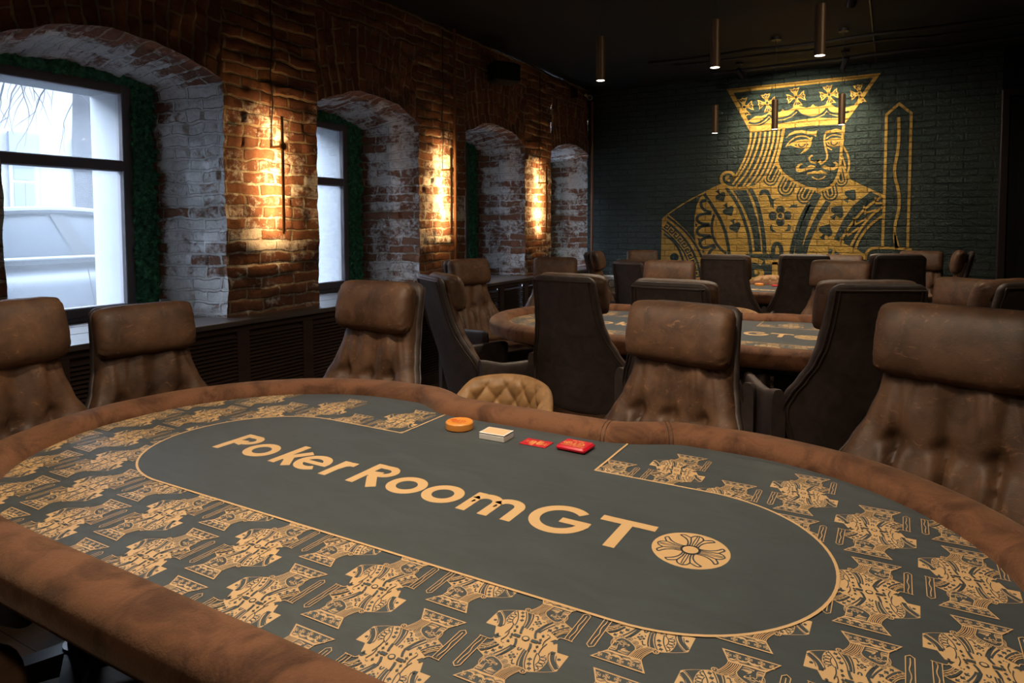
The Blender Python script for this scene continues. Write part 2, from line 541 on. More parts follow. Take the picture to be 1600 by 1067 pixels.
W = Wall(); ST = .016
piers = [(.2, OPEN[0][0])] + [(OPEN[i][1], OPEN[i+1][0]) for i in range(3)] + [(OPEN[3][1], YBACK+.02)]
piers[0] = (YF-.05, OPEN[0][0])
for (a, b_) in piers:
    st = ST if a > 1 else .05
    def pp(p, a_, bb):
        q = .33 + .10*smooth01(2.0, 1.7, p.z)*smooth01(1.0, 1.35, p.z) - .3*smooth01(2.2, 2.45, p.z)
        return q
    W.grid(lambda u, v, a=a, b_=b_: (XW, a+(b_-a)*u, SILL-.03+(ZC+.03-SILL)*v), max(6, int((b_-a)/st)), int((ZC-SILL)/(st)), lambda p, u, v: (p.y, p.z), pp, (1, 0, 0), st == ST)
for (a, b_) in OPEN:
    n = int((b_-a)/ST)
    W.grid(lambda u, v, a=a, b_=b_: (XW, a+(b_-a)*u, arch_z(u)+(2.98-arch_z(u))*v), n, int(.6/ST), lambda p, u, v, a=a, b_=b_: (p.z-arch_z(u)+.03, (p.y-(a+b_)/2)*(1-.16*v)+20), -.05, (1, 0, 0))
    W.grid(lambda u, v, a=a, b_=b_: (XW, a+(b_-a)*u, 2.98+(ZC-2.98)*v), n, int(.27/ST), lambda p, u, v: (p.y, p.z), -.05, (1, 0, 0))
    for side in (0, 1):
        y0 = a if side == 0 else b_; y1 = y0+(.07 if side == 0 else -.07)
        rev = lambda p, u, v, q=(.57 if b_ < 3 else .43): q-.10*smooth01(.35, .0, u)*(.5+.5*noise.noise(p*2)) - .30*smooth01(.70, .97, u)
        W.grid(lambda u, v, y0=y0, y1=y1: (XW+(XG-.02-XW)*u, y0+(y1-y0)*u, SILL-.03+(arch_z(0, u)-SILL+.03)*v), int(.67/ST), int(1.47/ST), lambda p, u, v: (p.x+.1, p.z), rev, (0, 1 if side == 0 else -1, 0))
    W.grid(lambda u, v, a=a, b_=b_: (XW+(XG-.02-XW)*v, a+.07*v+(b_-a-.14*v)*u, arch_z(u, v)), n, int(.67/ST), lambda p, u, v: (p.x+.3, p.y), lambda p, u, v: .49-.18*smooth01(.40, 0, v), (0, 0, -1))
wall_left = W.build('wall_left', M['brick'])

b = MB(); b.uv = []
b.add([(XW-.02, YBACK, -.02), (.957, YBACK, -.02), (.957, YBACK, ZC+.02), (XW-.02, YBACK, ZC+.02)], [(0, 1, 2, 3)]); b.uv = [(p[0], p[2]) for p in b.v]
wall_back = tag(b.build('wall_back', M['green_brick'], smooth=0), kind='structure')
b = MB(); b.add([(.957, YBACK, -.02), (XR, YBACK, -.02), (XR, YBACK, ZC+.02), (.957, YBACK, ZC+.02)], [(0, 1, 2, 3)])
b.box((.957, YBACK-.03, 2.75), (XR, YBACK, ZC))
tag(b.build('trim_1', M['brown_panel'], smooth=0), kind='structure')
d = bpy.data.objects.new('door_1', None); COL.objects.link(d); d.location = (1.5, YBACK-.02, 0); tag(d, kind='structure')
b = MB(); b.rbox((-.47, -.03, 0), (.5, .018, 2.72), .005); b.box((-.38, -.036, .25), (.4, -.03, 1.15)); b.box((-.38, -.036, 1.3), (.4, -.03, 2.55)); b.build('door_leaf', M['brown_panel'], d)
b = MB(); b.rbox((-.545, -.06, 0), (-.475, .018, 2.8), .006); b.rbox((.505, -.06, 0), (.575, .018, 2.8), .006); b.rbox((-.475, -.06, 2.73), (.505, .018, 2.8), .006); b.build('door_frame', M['brown_trim'], d)
b = MB(); b.add([(XR, YBACK, -.02), (XR, YF, -.02), (XR, YF, ZC+.02), (XR, YBACK, ZC+.02)], [(0, 1, 2, 3)]); tag(b.build('wall_right', M['dark_green'], smooth=0), kind='structure')
b = MB(); b.add([(XR, YF, -.02), (XW-.02, YF, -.02), (XW-.02, YF, ZC+.02), (XR, YF, ZC+.02)], [(0, 1, 2, 3)]); tag(b.build('wall_front', M['dark_green'], smooth=0), kind='structure')
b = MB(); b.box((XG-.1, YF-.05, -.12), (XR+.05, YBACK+.05, 0)); tag(b.build('floor', M['floor'], smooth=0), kind='structure')
b = MB(); b.box((XG-.1, YF-.05, ZC), (XR+.05, YBACK+.05, ZC+.12)); tag(b.build('ceiling', M['ceiling'], smooth=0), kind='structure')
# masonry under the ledge, outside face of the wall
b = MB(); b.box((XG-.25, YF, -.12), (XG+.02, YBACK+.05, SILL+.02))
for (a, b_) in piers: b.box((XG-.25, a-.07 if a > 0 else a, SILL), (XG-.04, b_+.07, ZC+.1))
for (a, b_) in OPEN: b.box((XG-.25, a-.07, 2.36), (XG-.04, b_+.07, ZC+.1))
tag(b.build('trim_2', M['white_out'], smooth=0), kind='structure')

# ledge over the radiators
led = thing('window_ledge', 'long dark worn wooden ledge running under the windows along the brick wall', 'window ledge', (0, 0, SILL))
for i, (x0, x1) in enumerate(((-4.40, -4.13), (-4.122, -3.86), (-3.852, -3.50))):
    b = MB(); b.rbox((x0, YF+.02, -.032), (x1, YBACK-.01, 0), .004); b.build('board', M['ledge'], led)
# louvred radiator cover
rc = thing('radiator_cover', 'long dark brown louvred radiator cover below the window ledge', 'radiator cover', (XCAB, 0, 0))
b = MB(); b.box((-.02, YF+.03, .0), (0, YBACK-.02, .10)); b.box((-.02, YF+.03, .76), (0, YBACK-.02, SILL-.033)); b.build('rail', M['wood'], rc)
PITCH_C = .535
ys = [2.83-PITCH_C*k for k in range(8, 0, -1)] + [2.83+PITCH_C*k for k in range(0, 12)]
ys = [y for y in ys if YF+.2 < y < YBACK-.1]
for i, y in enumerate(ys):
    b = MB(); b.rbox((-.02, y-.045, .101), (.006, y+.045, .759), .003); b.build('stile', M['wood'], rc)
    y1 = ys[i+1] if i+1 < len(ys) else YBACK-.02
    b = MB(); y0, y1 = y+.046, y1-.046
    b.box((-.035, y0, .102), (-.03, y1, .758))
    z = .115
    while z < .745:
        b.add([(-.028, y0, z+.017), (-.028, y1, z+.017), (.002, y1, z), (.002, y0, z), (-.028, y0, z+.011), (-.028, y1, z+.011), (.002, y1, z-.006), (.002, y0, z-.006)], [(0, 3, 2, 1), (4, 5, 6, 7), (3, 7, 6, 2), (0, 1, 5, 4)])
        z += .0235
    b.build('louvre_panel', M['wood'], rc)

# windows
rnd = random.Random(3)
for i, (a, b_) in enumerate(OPEN):
    y0, y1 = a+.20, b_-.20
    wn = bpy.data.objects.new('window_%d' % (i+1), None); COL.objects.link(wn); wn.location = (XG, (a+b_)/2, SILL); tag(wn, kind='structure')
    hw = (y1-y0)/2; zt = 2.335-SILL
    f = MB(); fw = .062
    f.rbox((-.05, -hw, .02), (.03, -hw+fw, zt), .006); f.rbox((-.05, hw-fw, .02), (.03, hw, zt), .006)
    f.rbox((-.05, -hw+fw, zt-.075), (.03, hw-fw, zt), .006); f.rbox((-.05, -hw+fw, .02), (.03, hw-fw, .085), .006)
    f.build('window_frame', M['frame'], wn)
    f = MB(); f.rbox((-.05, -hw+fw, .935), (.034, hw-fw, 1.005), .006); f.build('sash_bar', M['frame'], wn)
    f = MB(); f.box((-.014, -hw+fw, .085), (-.010, hw-fw, .935)); f.build('pane', M['glass'], wn)
    f = MB(); f.box((-.014, -hw+fw, 1.005), (-.010, hw-fw, zt-.075)); f.build('pane', M['glass'], wn)
    f = MB(); f.box((-.36, hw-.045, -.05), (-.052, hw+.1, zt+.1)); f.box((-.36, -hw-.1, -.05), (-.052, -hw+.045, zt+.1)); f.box((-.36, -hw+.045, zt-.05), (-.052, hw-.045, zt+.1))
    f.build('outer_reveal', M['white_out'], wn)
    # moss packed between frame and brick
    ms = MB()
    cx = XG+.02; ym = (a+b_)/2; hin = (b_-a)/2-.075
    def clump(y, z):
        for _ in range(3):
            s_ = rnd.uniform(.010, .024); ang = rnd.uniform(0, 6.28); tl = rnd.uniform(-.9, .9)
            c = Vector((cx+.03+rnd.uniform(-.02, .03), y+rnd.uniform(-.01, .01), z+rnd.uniform(-.01, .01)))
            u = Vector((tl*.5, cos(ang), sin(ang))).normalized()*s_; v = Vector((rnd.uniform(.2, 1), -sin(ang), cos(ang))).normalized()*s_*.7
            ms.add([c-u, c+v*.8, c+u, c-v*.8], [(0, 1, 2, 3)])
    ms.box((cx-.05, ym+hw, SILL), (cx+.025, ym+hin+.02, 2.3)); ms.box((cx-.05, ym-hin-.02, SILL), (cx+.025, ym-hw, 2.3))
    k = 0
    for _ in range(1500):
        sgn = 1 if rnd.random() < .5 else -1
        clump(ym+sgn*rnd.uniform(hw-.008, hin+.015), rnd.uniform(SILL+.01, 2.33))
    for _ in range(900):
        t = rnd.random(); y = ym-hin+2*hin*t
        clump(y, rnd.uniform(2.325, arch_z(t, 1)+.01))
    n = 20
    ms.add([(cx+.02, ym-hin+2*hin*k/n, 2.335) for k in range(n+1)] + [(cx+.02, ym-hin+2*hin*k/n, arch_z(k/n, 1)+.02) for k in range(n+1)], [(k, k+1, n+2+k, n+1+k) for k in range(n)])
    names = ['nearest the camera, beside the silver car view', 'second from the camera', 'third from the camera', 'last before the green wall']
    mo = ms.build('moss_border', M['moss'], smooth=0)
    tag(mo, 'dark green moss packed around the window frame, ' + names[i], 'moss', 'moss borders', 'stuff')

# ------------------------------------------------------------------ painted king (wall) and its small print (table cloth)
# outlines of the painting in wall millimetres: (tag+colour+kind+smooth, stroke width, x, z, ...)
KING = [
[0,0,0,0,0,-1862,1918,-1997,1871,-2105,1811,-2153,1747,-2188,1669,-2211,1559,-2220,1436,-2221,1313,-2201,1202,-2163,1104,-2108,1019,-2082,934,-2070,725,-485,757,-339,1002,-265,1007,-254,1054,-355,1126,-593,1236,-564,1321,-499,1471,-410,1620,-305,1719,-184,1781,-340,1859,-449,1918,-444,1924,-473,1986,-546,1989,-617,1859,-728,1806,-890,1831,-1037,1913,-1156,2022,-1217,2114,-1243,2172,-1307,2103,-1356,2009,-1447,1927,-1518,1862,-1727,1863,-1834,1890],
[0,0,0,0,0,-2644,1477,-2561,1550,-2446,1455,-2320,1337,-2220,1214,-2145,1092,-2089,970,-2116,723,-2656,703],
[0,1,1,1,28,-2574,1518,-2459,1430,-2332,1318,-2232,1196,-2157,1073,-2113,964,-2106,847],
[0,1,1,1,132,-2608,1406,-2534,1349,-2463,1281,-2393,1206,-2330,1126,-2277,1034,-2235,942,-2203,844,-2184,733],
[0,1,1,1,30,-2616,1292,-2507,1211,-2424,1106,-2372,989,-2334,865],
[0,1,0,0,0,-2415,988,-2421,963,-2436,942,-2460,930,-2486,930,-2509,940,-2526,960,-2532,985,-2526,1010,-2510,1031,-2487,1042,-2461,1043,-2437,1032,-2421,1012],
[2,0,1,0,15,-2632,1375,-2590,1429,-2548,1398,-2570,1369,-2591,1385],
[2,0,1,0,15,-2632,1375,-2565,1325],
[2,0,1,0,15,-2565,1325,-2523,1379,-2482,1341,-2508,1315,-2526,1333],
[2,0,1,0,15,-2565,1325,-2508,1270],
[2,0,1,0,15,-2508,1270,-2459,1319,-2423,1281,-2449,1257,-2466,1275],
[2,0,1,0,15,-2508,1270,-2451,1212],
[2,0,1,0,15,-2451,1212,-2401,1258,-2365,1219,-2393,1196,-2409,1214],
[2,0,1,0,15,-2451,1212,-2399,1152],
[2,0,1,0,15,-2399,1152,-2346,1194,-2314,1154,-2342,1132,-2358,1151],
[2,0,1,0,15,-2399,1152,-2353,1091],
[2,0,1,0,15,-2353,1091,-2295,1125,-2270,1081,-2301,1063,-2313,1084],
[2,0,1,0,15,-2353,1091,-2313,1020],
[2,0,1,0,15,-2313,1020,-2254,1054,-2232,1006,-2264,991,-2274,1013],
[2,0,1,0,15,-2313,1020,-2280,949],
[2,0,1,0,15,-2280,949,-2219,978,-2199,928,-2233,916,-2241,939],
[2,0,1,0,15,-2280,949,-2254,877],
[2,0,1,0,15,-2254,877,-2190,898,-2174,847,-2209,839,-2216,862],
[2,0,1,0,15,-2254,877,-2234,803],
[2,0,1,0,15,-2234,803,-2168,816,-2160,767,-2194,760,-2199,784],
[2,0,1,0,15,-2234,803,-2221,726],
[0,0,1,1,17,-2644,1475,-2561,1550,-2386,1666,-2238,1749,-2099,1816,-1974,1880,-1862,1918],
[0,1,1,1,39,-2099,1803,-1995,1647,-1898,1483,-1831,1314,-1793,1146,-1778,1026],
[0,1,1,1,33,-1970,1538,-1996,1423,-1988,1289,-1941,1174,-1875,1096,-1815,1049],
[0,1,1,1,37,-2068,1718,-2122,1710,-2137,1662,-2096,1600,-2003,1563],
[0,1,1,1,37,-2003,1547,-2090,1548,-2162,1527,-2188,1479,-2137,1429,-2025,1417],
[0,1,1,1,37,-2016,1399,-2124,1389,-2182,1337,-2147,1279,-2009,1271],
[0,1,1,1,37,-1988,1255,-2086,1240,-2146,1180,-2097,1115,-1959,1156],
[0,1,1,1,37,-1947,1134,-2012,1076,-2041,1008],
[0,1,0,0,0,-2212,1427,-2176,1415,-2195,1378],
[0,1,0,0,0,-2178,1243,-2142,1231,-2161,1194],
[0,1,0,0,0,-2119,1087,-2083,1076,-2102,1039],
[0,1,0,0,0,-1853,1699,-1845,1730,-1835,1766,-1832,1797,-1843,1815,-1863,1823,-1889,1812,-1902,1803,-1910,1830,-1908,1858,-1963,1827,-1938,1815,-1918,1793,-1933,1787,-1955,1771,-1959,1749,-1948,1730,-1921,1718,-1884,1708],
[0,1,0,0,0,-1755,1516,-1746,1549,-1735,1587,-1731,1619,-1742,1639,-1763,1647,-1790,1636,-1804,1626,-1812,1655,-1809,1685,-1868,1652,-1842,1639,-1822,1616,-1837,1610,-1861,1593,-1866,1570,-1855,1550,-1826,1536,-1787,1525],
[0,1,0,0,0,-1683,1309,-1670,1341,-1653,1378,-1646,1409,-1654,1430,-1675,1441,-1703,1434,-1718,1425,-1723,1456,-1716,1485,-1779,1460,-1754,1443,-1737,1418,-1753,1413,-1779,1399,-1787,1376,-1778,1355,-1751,1338,-1714,1322],
[0,1,0,0,0,-385,1809,-416,1806,-453,1804,-481,1796,-494,1778,-492,1754,-473,1732,-459,1723,-481,1704,-507,1696,-456,1651,-455,1681,-444,1709,-432,1696,-409,1680,-388,1683,-376,1701,-375,1734,-381,1774],
[0,1,0,0,0,-513,1628,-547,1624,-588,1620,-619,1611,-633,1592,-631,1566,-609,1542,-594,1531,-617,1511,-646,1502,-590,1453,-589,1487,-577,1517,-564,1503,-539,1486,-516,1490,-502,1510,-502,1546,-509,1590],
[0,1,0,0,0,-645,1419,-678,1407,-719,1394,-749,1377,-759,1354,-752,1328,-726,1309,-708,1302,-728,1275,-756,1259,-690,1224,-696,1258,-689,1292,-673,1281,-644,1269,-622,1279,-611,1302,-618,1339,-633,1382],
[0,1,1,1,39,-1826,1872,-1720,1720,-1637,1553,-1571,1363,-1534,1197,-1519,1052],
[0,1,0,0,0,-1744,1838,-1584,1838,-1513,1669,-1454,1480,-1417,1280,-1398,1081,-1474,1079,-1496,1268,-1544,1457,-1621,1636,-1691,1756],
[0,1,1,1,50,-1538,1852,-1463,1692,-1409,1480,-1372,1245,-1358,1055],
[0,1,1,1,52,-869,1652,-939,1506,-993,1340,-1033,1191,-1052,1058],
[0,1,1,1,80,-772,1775,-857,1584,-921,1386,-961,1226,-979,1059],
[0,1,1,1,63,-663,1677,-767,1487,-838,1318,-888,1181,-916,1060],
[0,1,0,0,0,-1136,1588,-1141,1565,-1154,1547,-1174,1537,-1196,1537,-1216,1547,-1231,1566,-1236,1589,-1231,1612,-1218,1631,-1198,1641,-1176,1640,-1156,1630,-1141,1611],
[0,1,0,0,0,-1220,1516,-1224,1493,-1238,1474,-1258,1464,-1280,1464,-1301,1475,-1315,1493,-1321,1517,-1316,1540,-1302,1559,-1282,1569,-1260,1568,-1239,1558,-1225,1539],
[0,1,0,0,0,-1058,1518,-1062,1495,-1075,1477,-1095,1467,-1117,1467,-1137,1477,-1151,1496,-1157,1519,-1152,1542,-1139,1560,-1119,1570,-1097,1570,-1077,1560,-1063,1541],
[0,1,0,0,0,-1135,1441,-1139,1418,-1153,1400,-1173,1390,-1195,1390,-1215,1400,-1229,1419,-1235,1442,-1230,1465,-1217,1483,-1197,1494,-1174,1493,-1154,1483,-1140,1464],
[0,0,0,0,0,-1142,1515,-1148,1492,-1163,1475,-1185,1469,-1207,1476,-1223,1493,-1229,1516,-1224,1539,-1208,1556,-1187,1562,-1165,1556,-1149,1538],
[0,1,0,0,0,-1158,1515,-1163,1498,-1177,1487,-1194,1487,-1208,1498,-1214,1516,-1209,1534,-1195,1544,-1178,1544,-1163,1533],
[0,1,0,1,0,-1433,1785,-1411,1831,-1356,1841,-1311,1805,-1284,1726,-1214,1731,-1260,1697,-1264,1605,-1309,1677,-1332,1753,-1377,1789,-1415,1763],
[0,1,0,0,0,-1098,1602,-1064,1644,-998,1655,-999,1608,-1051,1615],
[0,1,0,0,0,-1288,1423,-1305,1369,-1281,1322,-1226,1319,-1263,1353,-1277,1392],
[0,1,0,0,0,-1098,1423,-1060,1386,-1069,1340,-1136,1326,-1102,1363],
[0,1,1,1,50,-1260,1048,-1261,1118,-1242,1165,-1216,1179,-1190,1166,-1169,1119,-1168,1050],
[0,1,0,0,0,-658,1065,-642,1128,-606,1117,-617,1061],
[0,1,0,0,0,-587,1067,-581,1104,-530,1076,-534,1051],
[1,1,0,0,0,-1580,1048,-534,1060,-528,727,-1575,720],
[1,0,1,1,61,-1386,934,-1437,964,-1499,974,-1561,947,-1600,880,-1599,814,-1558,756,-1495,732,-1434,749,-1400,786,-1396,833,-1474,830],
[1,0,1,0,58,-1349,952,-1128,958],
[1,0,1,0,63,-1239,955,-1235,742],
[1,0,2,1,61,-904,872,-909,837,-924,806,-949,783,-979,770,-1012,768,-1043,779,-1068,801,-1085,831,-1092,866,-1086,901,-1070,932,-1046,955,-1015,968,-983,969,-952,958,-927,936,-910,906],
[0,1,0,0,0,-1317,2158,-1384,2010,-1392,1980,-1389,1948,-1376,1919,-1355,1896,-1328,1881,-1298,1877,-1269,1884,-1245,1901,-1228,1925,-1162,2073],
[0,0,0,0,0,-1301,2149,-1368,2001,-1374,1977,-1372,1952,-1362,1929,-1345,1910,-1323,1898,-1300,1895,-1277,1901,-1257,1914,-1244,1934,-1178,2081],
[0,1,0,0,0,-1286,2141,-1353,1993,-1357,1975,-1356,1956,-1348,1938,-1335,1924,-1319,1916,-1301,1913,-1284,1917,-1269,1927,-1259,1942,-1193,2089],
[0,0,0,0,0,-1270,2132,-1337,1984,-1340,1972,-1339,1960,-1334,1948,-1325,1939,-1315,1933,-1303,1931,-1291,1934,-1281,1941,-1275,1951,-1208,2098],
[0,1,0,0,0,-1255,2123,-1321,1976,-1323,1970,-1322,1964,-1320,1958,-1316,1953,-1310,1950,-1304,1949,-1298,1951,-1294,1954,-1290,1959,-1224,2106],
[0,1,0,0,0,-1155,2007,-1213,1888,-1222,1856,-1220,1823,-1208,1791,-1186,1766,-1158,1749,-1126,1744,-1096,1751,-1070,1768,-1051,1794,-995,1912],
[0,0,0,0,0,-1139,1997,-1197,1879,-1204,1853,-1203,1826,-1192,1801,-1175,1781,-1152,1768,-1127,1764,-1103,1769,-1082,1783,-1067,1803,-1011,1922],
[0,1,0,0,0,-1123,1988,-1180,1869,-1186,1850,-1185,1830,-1177,1811,-1164,1796,-1147,1786,-1129,1783,-1110,1787,-1094,1797,-1083,1813,-1027,1931],
[0,0,0,0,0,-1107,1978,-1164,1860,-1168,1847,-1167,1834,-1162,1821,-1153,1811,-1142,1804,-1130,1802,-1117,1805,-1107,1812,-1099,1822,-1043,1940],
[0,1,0,0,0,-1091,1969,-1148,1850,-1150,1844,-1149,1837,-1147,1831,-1143,1826,-1137,1823,-1131,1822,-1125,1823,-1119,1826,-1116,1831,-1059,1950],
[0,1,0,0,0,-934,1929,-1000,1789,-1009,1758,-1007,1726,-995,1696,-974,1671,-947,1656,-917,1651,-888,1658,-863,1675,-846,1700,-781,1839],
[0,0,0,0,0,-919,1920,-985,1780,-991,1755,-990,1730,-980,1705,-964,1686,-942,1674,-918,1670,-895,1675,-875,1688,-861,1709,-796,1848],
[0,1,0,0,0,-903,1911,-969,1771,-974,1753,-973,1733,-966,1715,-953,1700,-937,1691,-919,1688,-902,1692,-887,1702,-876,1717,-811,1857],
[0,0,0,0,0,-888,1902,-954,1762,-957,1750,-956,1737,-951,1725,-943,1715,-932,1709,-920,1707,-909,1710,-899,1716,-892,1726,-827,1866],
[0,1,0,0,0,-872,1893,-938,1753,-940,1747,-939,1741,-937,1735,-933,1730,-927,1727,-921,1726,-916,1727,-911,1730,-907,1735,-842,1875],
[0,1,0,0,0,-748,1862,-726,1754,-714,1725,-694,1700,-668,1685,-640,1680,-612,1686,-587,1702,-570,1727,-562,1757,-564,1788,-586,1894],
[0,0,0,0,0,-732,1865,-709,1758,-700,1734,-684,1715,-664,1702,-641,1698,-618,1703,-599,1716,-585,1736,-578,1760,-580,1785,-602,1891],
[0,1,0,0,0,-716,1868,-693,1761,-686,1743,-674,1729,-659,1720,-642,1717,-625,1720,-610,1730,-600,1745,-595,1763,-596,1782,-618,1888],
[0,0,0,0,0,-699,1871,-677,1765,-672,1753,-664,1743,-654,1737,-642,1735,-631,1737,-621,1744,-615,1754,-611,1765,-612,1778,-634,1885],
[0,1,0,0,0,-683,1875,-660,1768,-658,1762,-654,1757,-649,1754,-643,1753,-638,1754,-633,1758,-629,1762,-628,1768,-628,1775,-650,1881],
[0,1,0,0,0,-633,2060,-600,1909,-590,1884,-573,1863,-551,1850,-527,1846,-503,1851,-483,1865,-469,1886,-462,1911,-464,1938,-496,2088],
[0,0,0,0,0,-619,2063,-586,1912,-578,1892,-565,1875,-547,1865,-528,1862,-509,1866,-493,1877,-481,1893,-476,1914,-477,1935,-510,2085],
[0,1,0,0,0,-605,2066,-572,1915,-566,1900,-556,1887,-543,1880,-529,1877,-514,1880,-502,1888,-494,1901,-490,1916,-491,1932,-524,2082],
[0,0,0,0,0,-592,2068,-559,1918,-555,1908,-548,1900,-539,1894,-529,1893,-520,1895,-512,1900,-506,1908,-504,1919,-504,1929,-537,2080],
[0,1,0,0,0,-578,2071,-545,1921,-543,1916,-540,1912,-535,1909,-530,1908,-526,1909,-522,1912,-519,1916,-517,1921,-518,1926,-551,2077],
[0,1,0,0,0,-1148,2572,-863,2593,-535,2560,-521,2304,-543,2132,-573,1984,-631,1895,-699,1834,-779,1826,-881,1856,-984,1902,-1089,1982,-1180,2081,-1232,2178,-1204,2301,-1169,2470],
[0,0,1,1,31,-1237,2178,-1204,2086,-1146,2006,-1024,1916,-944,1868,-849,1834,-760,1817,-687,1825,-619,1874,-572,1959,-549,2058,-542,2165,-536,2305,-525,2428,-519,2559],
[0,0,1,1,21,-523,2309,-484,2245,-460,2161,-454,2062,-466,2001,-448,1930,-410,1888],
[0,0,1,1,18,-536,2214,-506,2130,-489,2051],
[0,0,1,1,18,-537,2103,-495,2023,-462,1939],
[0,0,0,0,0,-1137,2444,-1098,2496,-1043,2522,-964,2525,-885,2506,-831,2503,-798,2510,-808,2434,-830,2459,-892,2469,-963,2495,-1034,2491,-1090,2474],
[0,0,1,1,15,-1137,2340,-1097,2397,-1041,2441,-978,2458,-915,2447,-868,2417],
[0,0,0,0,0,-1140,2336,-1072,2387,-1001,2413,-923,2416,-877,2409,-862,2440,-841,2434,-854,2398,-855,2357,-874,2315,-912,2275,-975,2248,-944,2287,-921,2311,-984,2313,-1040,2334,-1080,2352,-1116,2350],
[0,1,1,1,12,-999,2364,-984,2337,-959,2328,-933,2341,-922,2363],
[0,1,0,0,0,-1046,2356,-1015,2364,-1017,2340],
[0,1,0,0,0,-906,2366,-881,2352,-906,2342],
[0,0,0,0,0,-708,2498,-654,2503,-594,2517,-549,2500,-525,2477,-532,2453,-593,2474,-654,2470,-698,2466],
[0,0,1,1,20,-694,2496,-714,2449,-717,2374,-701,2290,-685,2214,-694,2164,-727,2132,-760,2116],
[0,0,1,1,13,-700,2406,-661,2437,-608,2446,-539,2424],
[0,0,0,0,0,-709,2380,-653,2407,-592,2412,-531,2400,-531,2328,-583,2310,-636,2309,-682,2332],
[0,1,1,1,12,-652,2363,-636,2339,-609,2329,-587,2345,-576,2362],
[0,1,0,0,0,-691,2362,-667,2363,-657,2332],
[0,1,0,0,0,-566,2351,-545,2376,-559,2343],
[0,0,1,1,14,-700,2319,-666,2294,-636,2273],
[0,0,1,1,20,-839,2222,-866,2208,-876,2182,-857,2149,-816,2135,-785,2154,-761,2169],
[0,0,0,0,0,-816,2130,-786,2169,-751,2174,-741,2129,-760,2124,-781,2135],
[0,0,0,0,0,-941,2124,-961,2137,-996,2128,-1023,2087,-1019,2044,-979,2029,-924,2040,-877,2062,-830,2064,-801,2081,-823,2103,-862,2111,-901,2090,-940,2070,-978,2068,-988,2092,-972,2114],
[0,0,0,0,0,-747,2086,-708,2100,-669,2084,-623,2069,-595,2085,-594,2108,-623,2128,-594,2140,-565,2108,-569,2067,-608,2042,-661,2040,-707,2055],
[0,0,0,0,0,-906,1990,-896,2022,-853,2029,-822,2040,-783,2033,-745,2047,-706,2027,-669,2003,-698,1996,-790,2005,-868,2002],
[0,0,1,1,13,-843,1975,-813,1951,-774,1940,-728,1951,-699,1977],
[5,0,1,1,24,-1540,2531,-1549,2414,-1581,2297,-1626,2181,-1677,2075,-1734,1980],
[5,0,1,1,24,-1479,2537,-1496,2442,-1530,2316,-1580,2179,-1641,2068,-1713,1957,-1749,1909],
[5,0,1,1,24,-1426,2539,-1444,2418,-1483,2281,-1533,2155,-1598,2029,-1670,1934,-1712,1875],
[5,0,1,1,24,-1372,2538,-1388,2404,-1421,2267,-1471,2142,-1531,2026,-1597,1926,-1632,1868],
[5,0,1,1,24,-1319,2539,-1332,2411,-1370,2265,-1419,2129,-1474,2013,-1534,1924,-1596,1867],
[5,0,1,1,24,-1268,2540,-1282,2408,-1320,2262,-1363,2126,-1417,2011,-1483,1917],
[5,0,1,1,24,-1217,2556,-1232,2405,-1265,2259,-1308,2134,-1357,2020,-1426,1921],
[5,0,1,1,32,-1163,2568,-1185,2433,-1212,2298,-1243,2163],
[0,0,1,1,33,-1726,1979,-1738,2029,-1781,2063,-1839,2060,-1882,2023,-1889,1972,-1865,1924,-1813,1886,-1727,1865,-1591,1864,-1477,1876],
[0,0,1,1,28,-1782,1957,-1814,1969,-1827,1994,-1812,2010,-1793,2001],
[0,0,0,0,0,-1841,3092,-155,3104,-333,2825,-505,2571,-569,2563,-878,2570,-1162,2560,-1314,2548,-1547,2537,-1662,2760],
[0,1,0,0,0,-1753,3038,-229,3060,-417,2770,-526,2742,-608,2762,-665,2812,-684,2824,-721,2799,-786,2784,-820,2792,-849,2818,-876,2792,-925,2785,-992,2810,-1027,2834,-1054,2802,-1115,2773,-1159,2771,-1181,2792,-1209,2757,-1279,2757,-1323,2774,-1361,2743,-1419,2728,-1491,2731,-1572,2681],
[0,1,1,1,24,-1568,2661,-1509,2643,-1437,2654,-1377,2693,-1334,2738],
[0,1,1,1,24,-1334,2738,-1290,2694,-1233,2681,-1164,2684,-1089,2712,-1041,2751,-1021,2765],
[0,1,1,1,24,-1021,2765,-985,2718,-917,2683,-841,2669,-772,2687,-723,2723,-700,2760],
[0,1,1,1,24,-700,2760,-672,2715,-607,2686,-531,2688,-468,2702],
[0,1,0,0,0,-1515,2622,-1437,2627,-1367,2662,-1331,2703,-1316,2685,-1379,2636,-1430,2610],
[0,1,0,0,0,-1264,2661,-1163,2657,-1070,2692,-1021,2739,-960,2690,-856,2656,-989,2647,-1138,2629,-1213,2621,-1258,2641],
[0,1,0,0,0,-790,2660,-724,2684,-697,2721,-665,2686,-588,2654,-530,2652,-559,2641,-688,2643],
[3,0,2,1,13,-1601,2851,-1605,2837,-1616,2830,-1630,2831,-1642,2840,-1646,2854,-1642,2868,-1631,2875,-1617,2874,-1606,2865],
[3,0,1,0,13,-1599,2847,-1568,2840,-1538,2821,-1515,2813,-1530,2845,-1521,2865,-1538,2882,-1537,2916,-1555,2903,-1576,2878,-1602,2863],
[3,0,1,0,10,-1598,2856,-1542,2851],
[3,0,1,0,10,-1598,2856,-1546,2873],
[3,0,1,0,13,-1626,2827,-1631,2796,-1646,2766,-1652,2743,-1622,2755,-1601,2744,-1586,2760,-1553,2755,-1568,2776,-1594,2800,-1611,2829],
[3,0,1,0,10,-1618,2825,-1617,2767],
[3,0,1,0,10,-1618,2825,-1596,2770],
[3,0,1,0,13,-1621,2878,-1617,2909,-1602,2939,-1596,2962,-1625,2950,-1646,2961,-1662,2946,-1695,2950,-1680,2930,-1653,2905,-1637,2876],
[3,0,1,0,10,-1629,2880,-1631,2938],
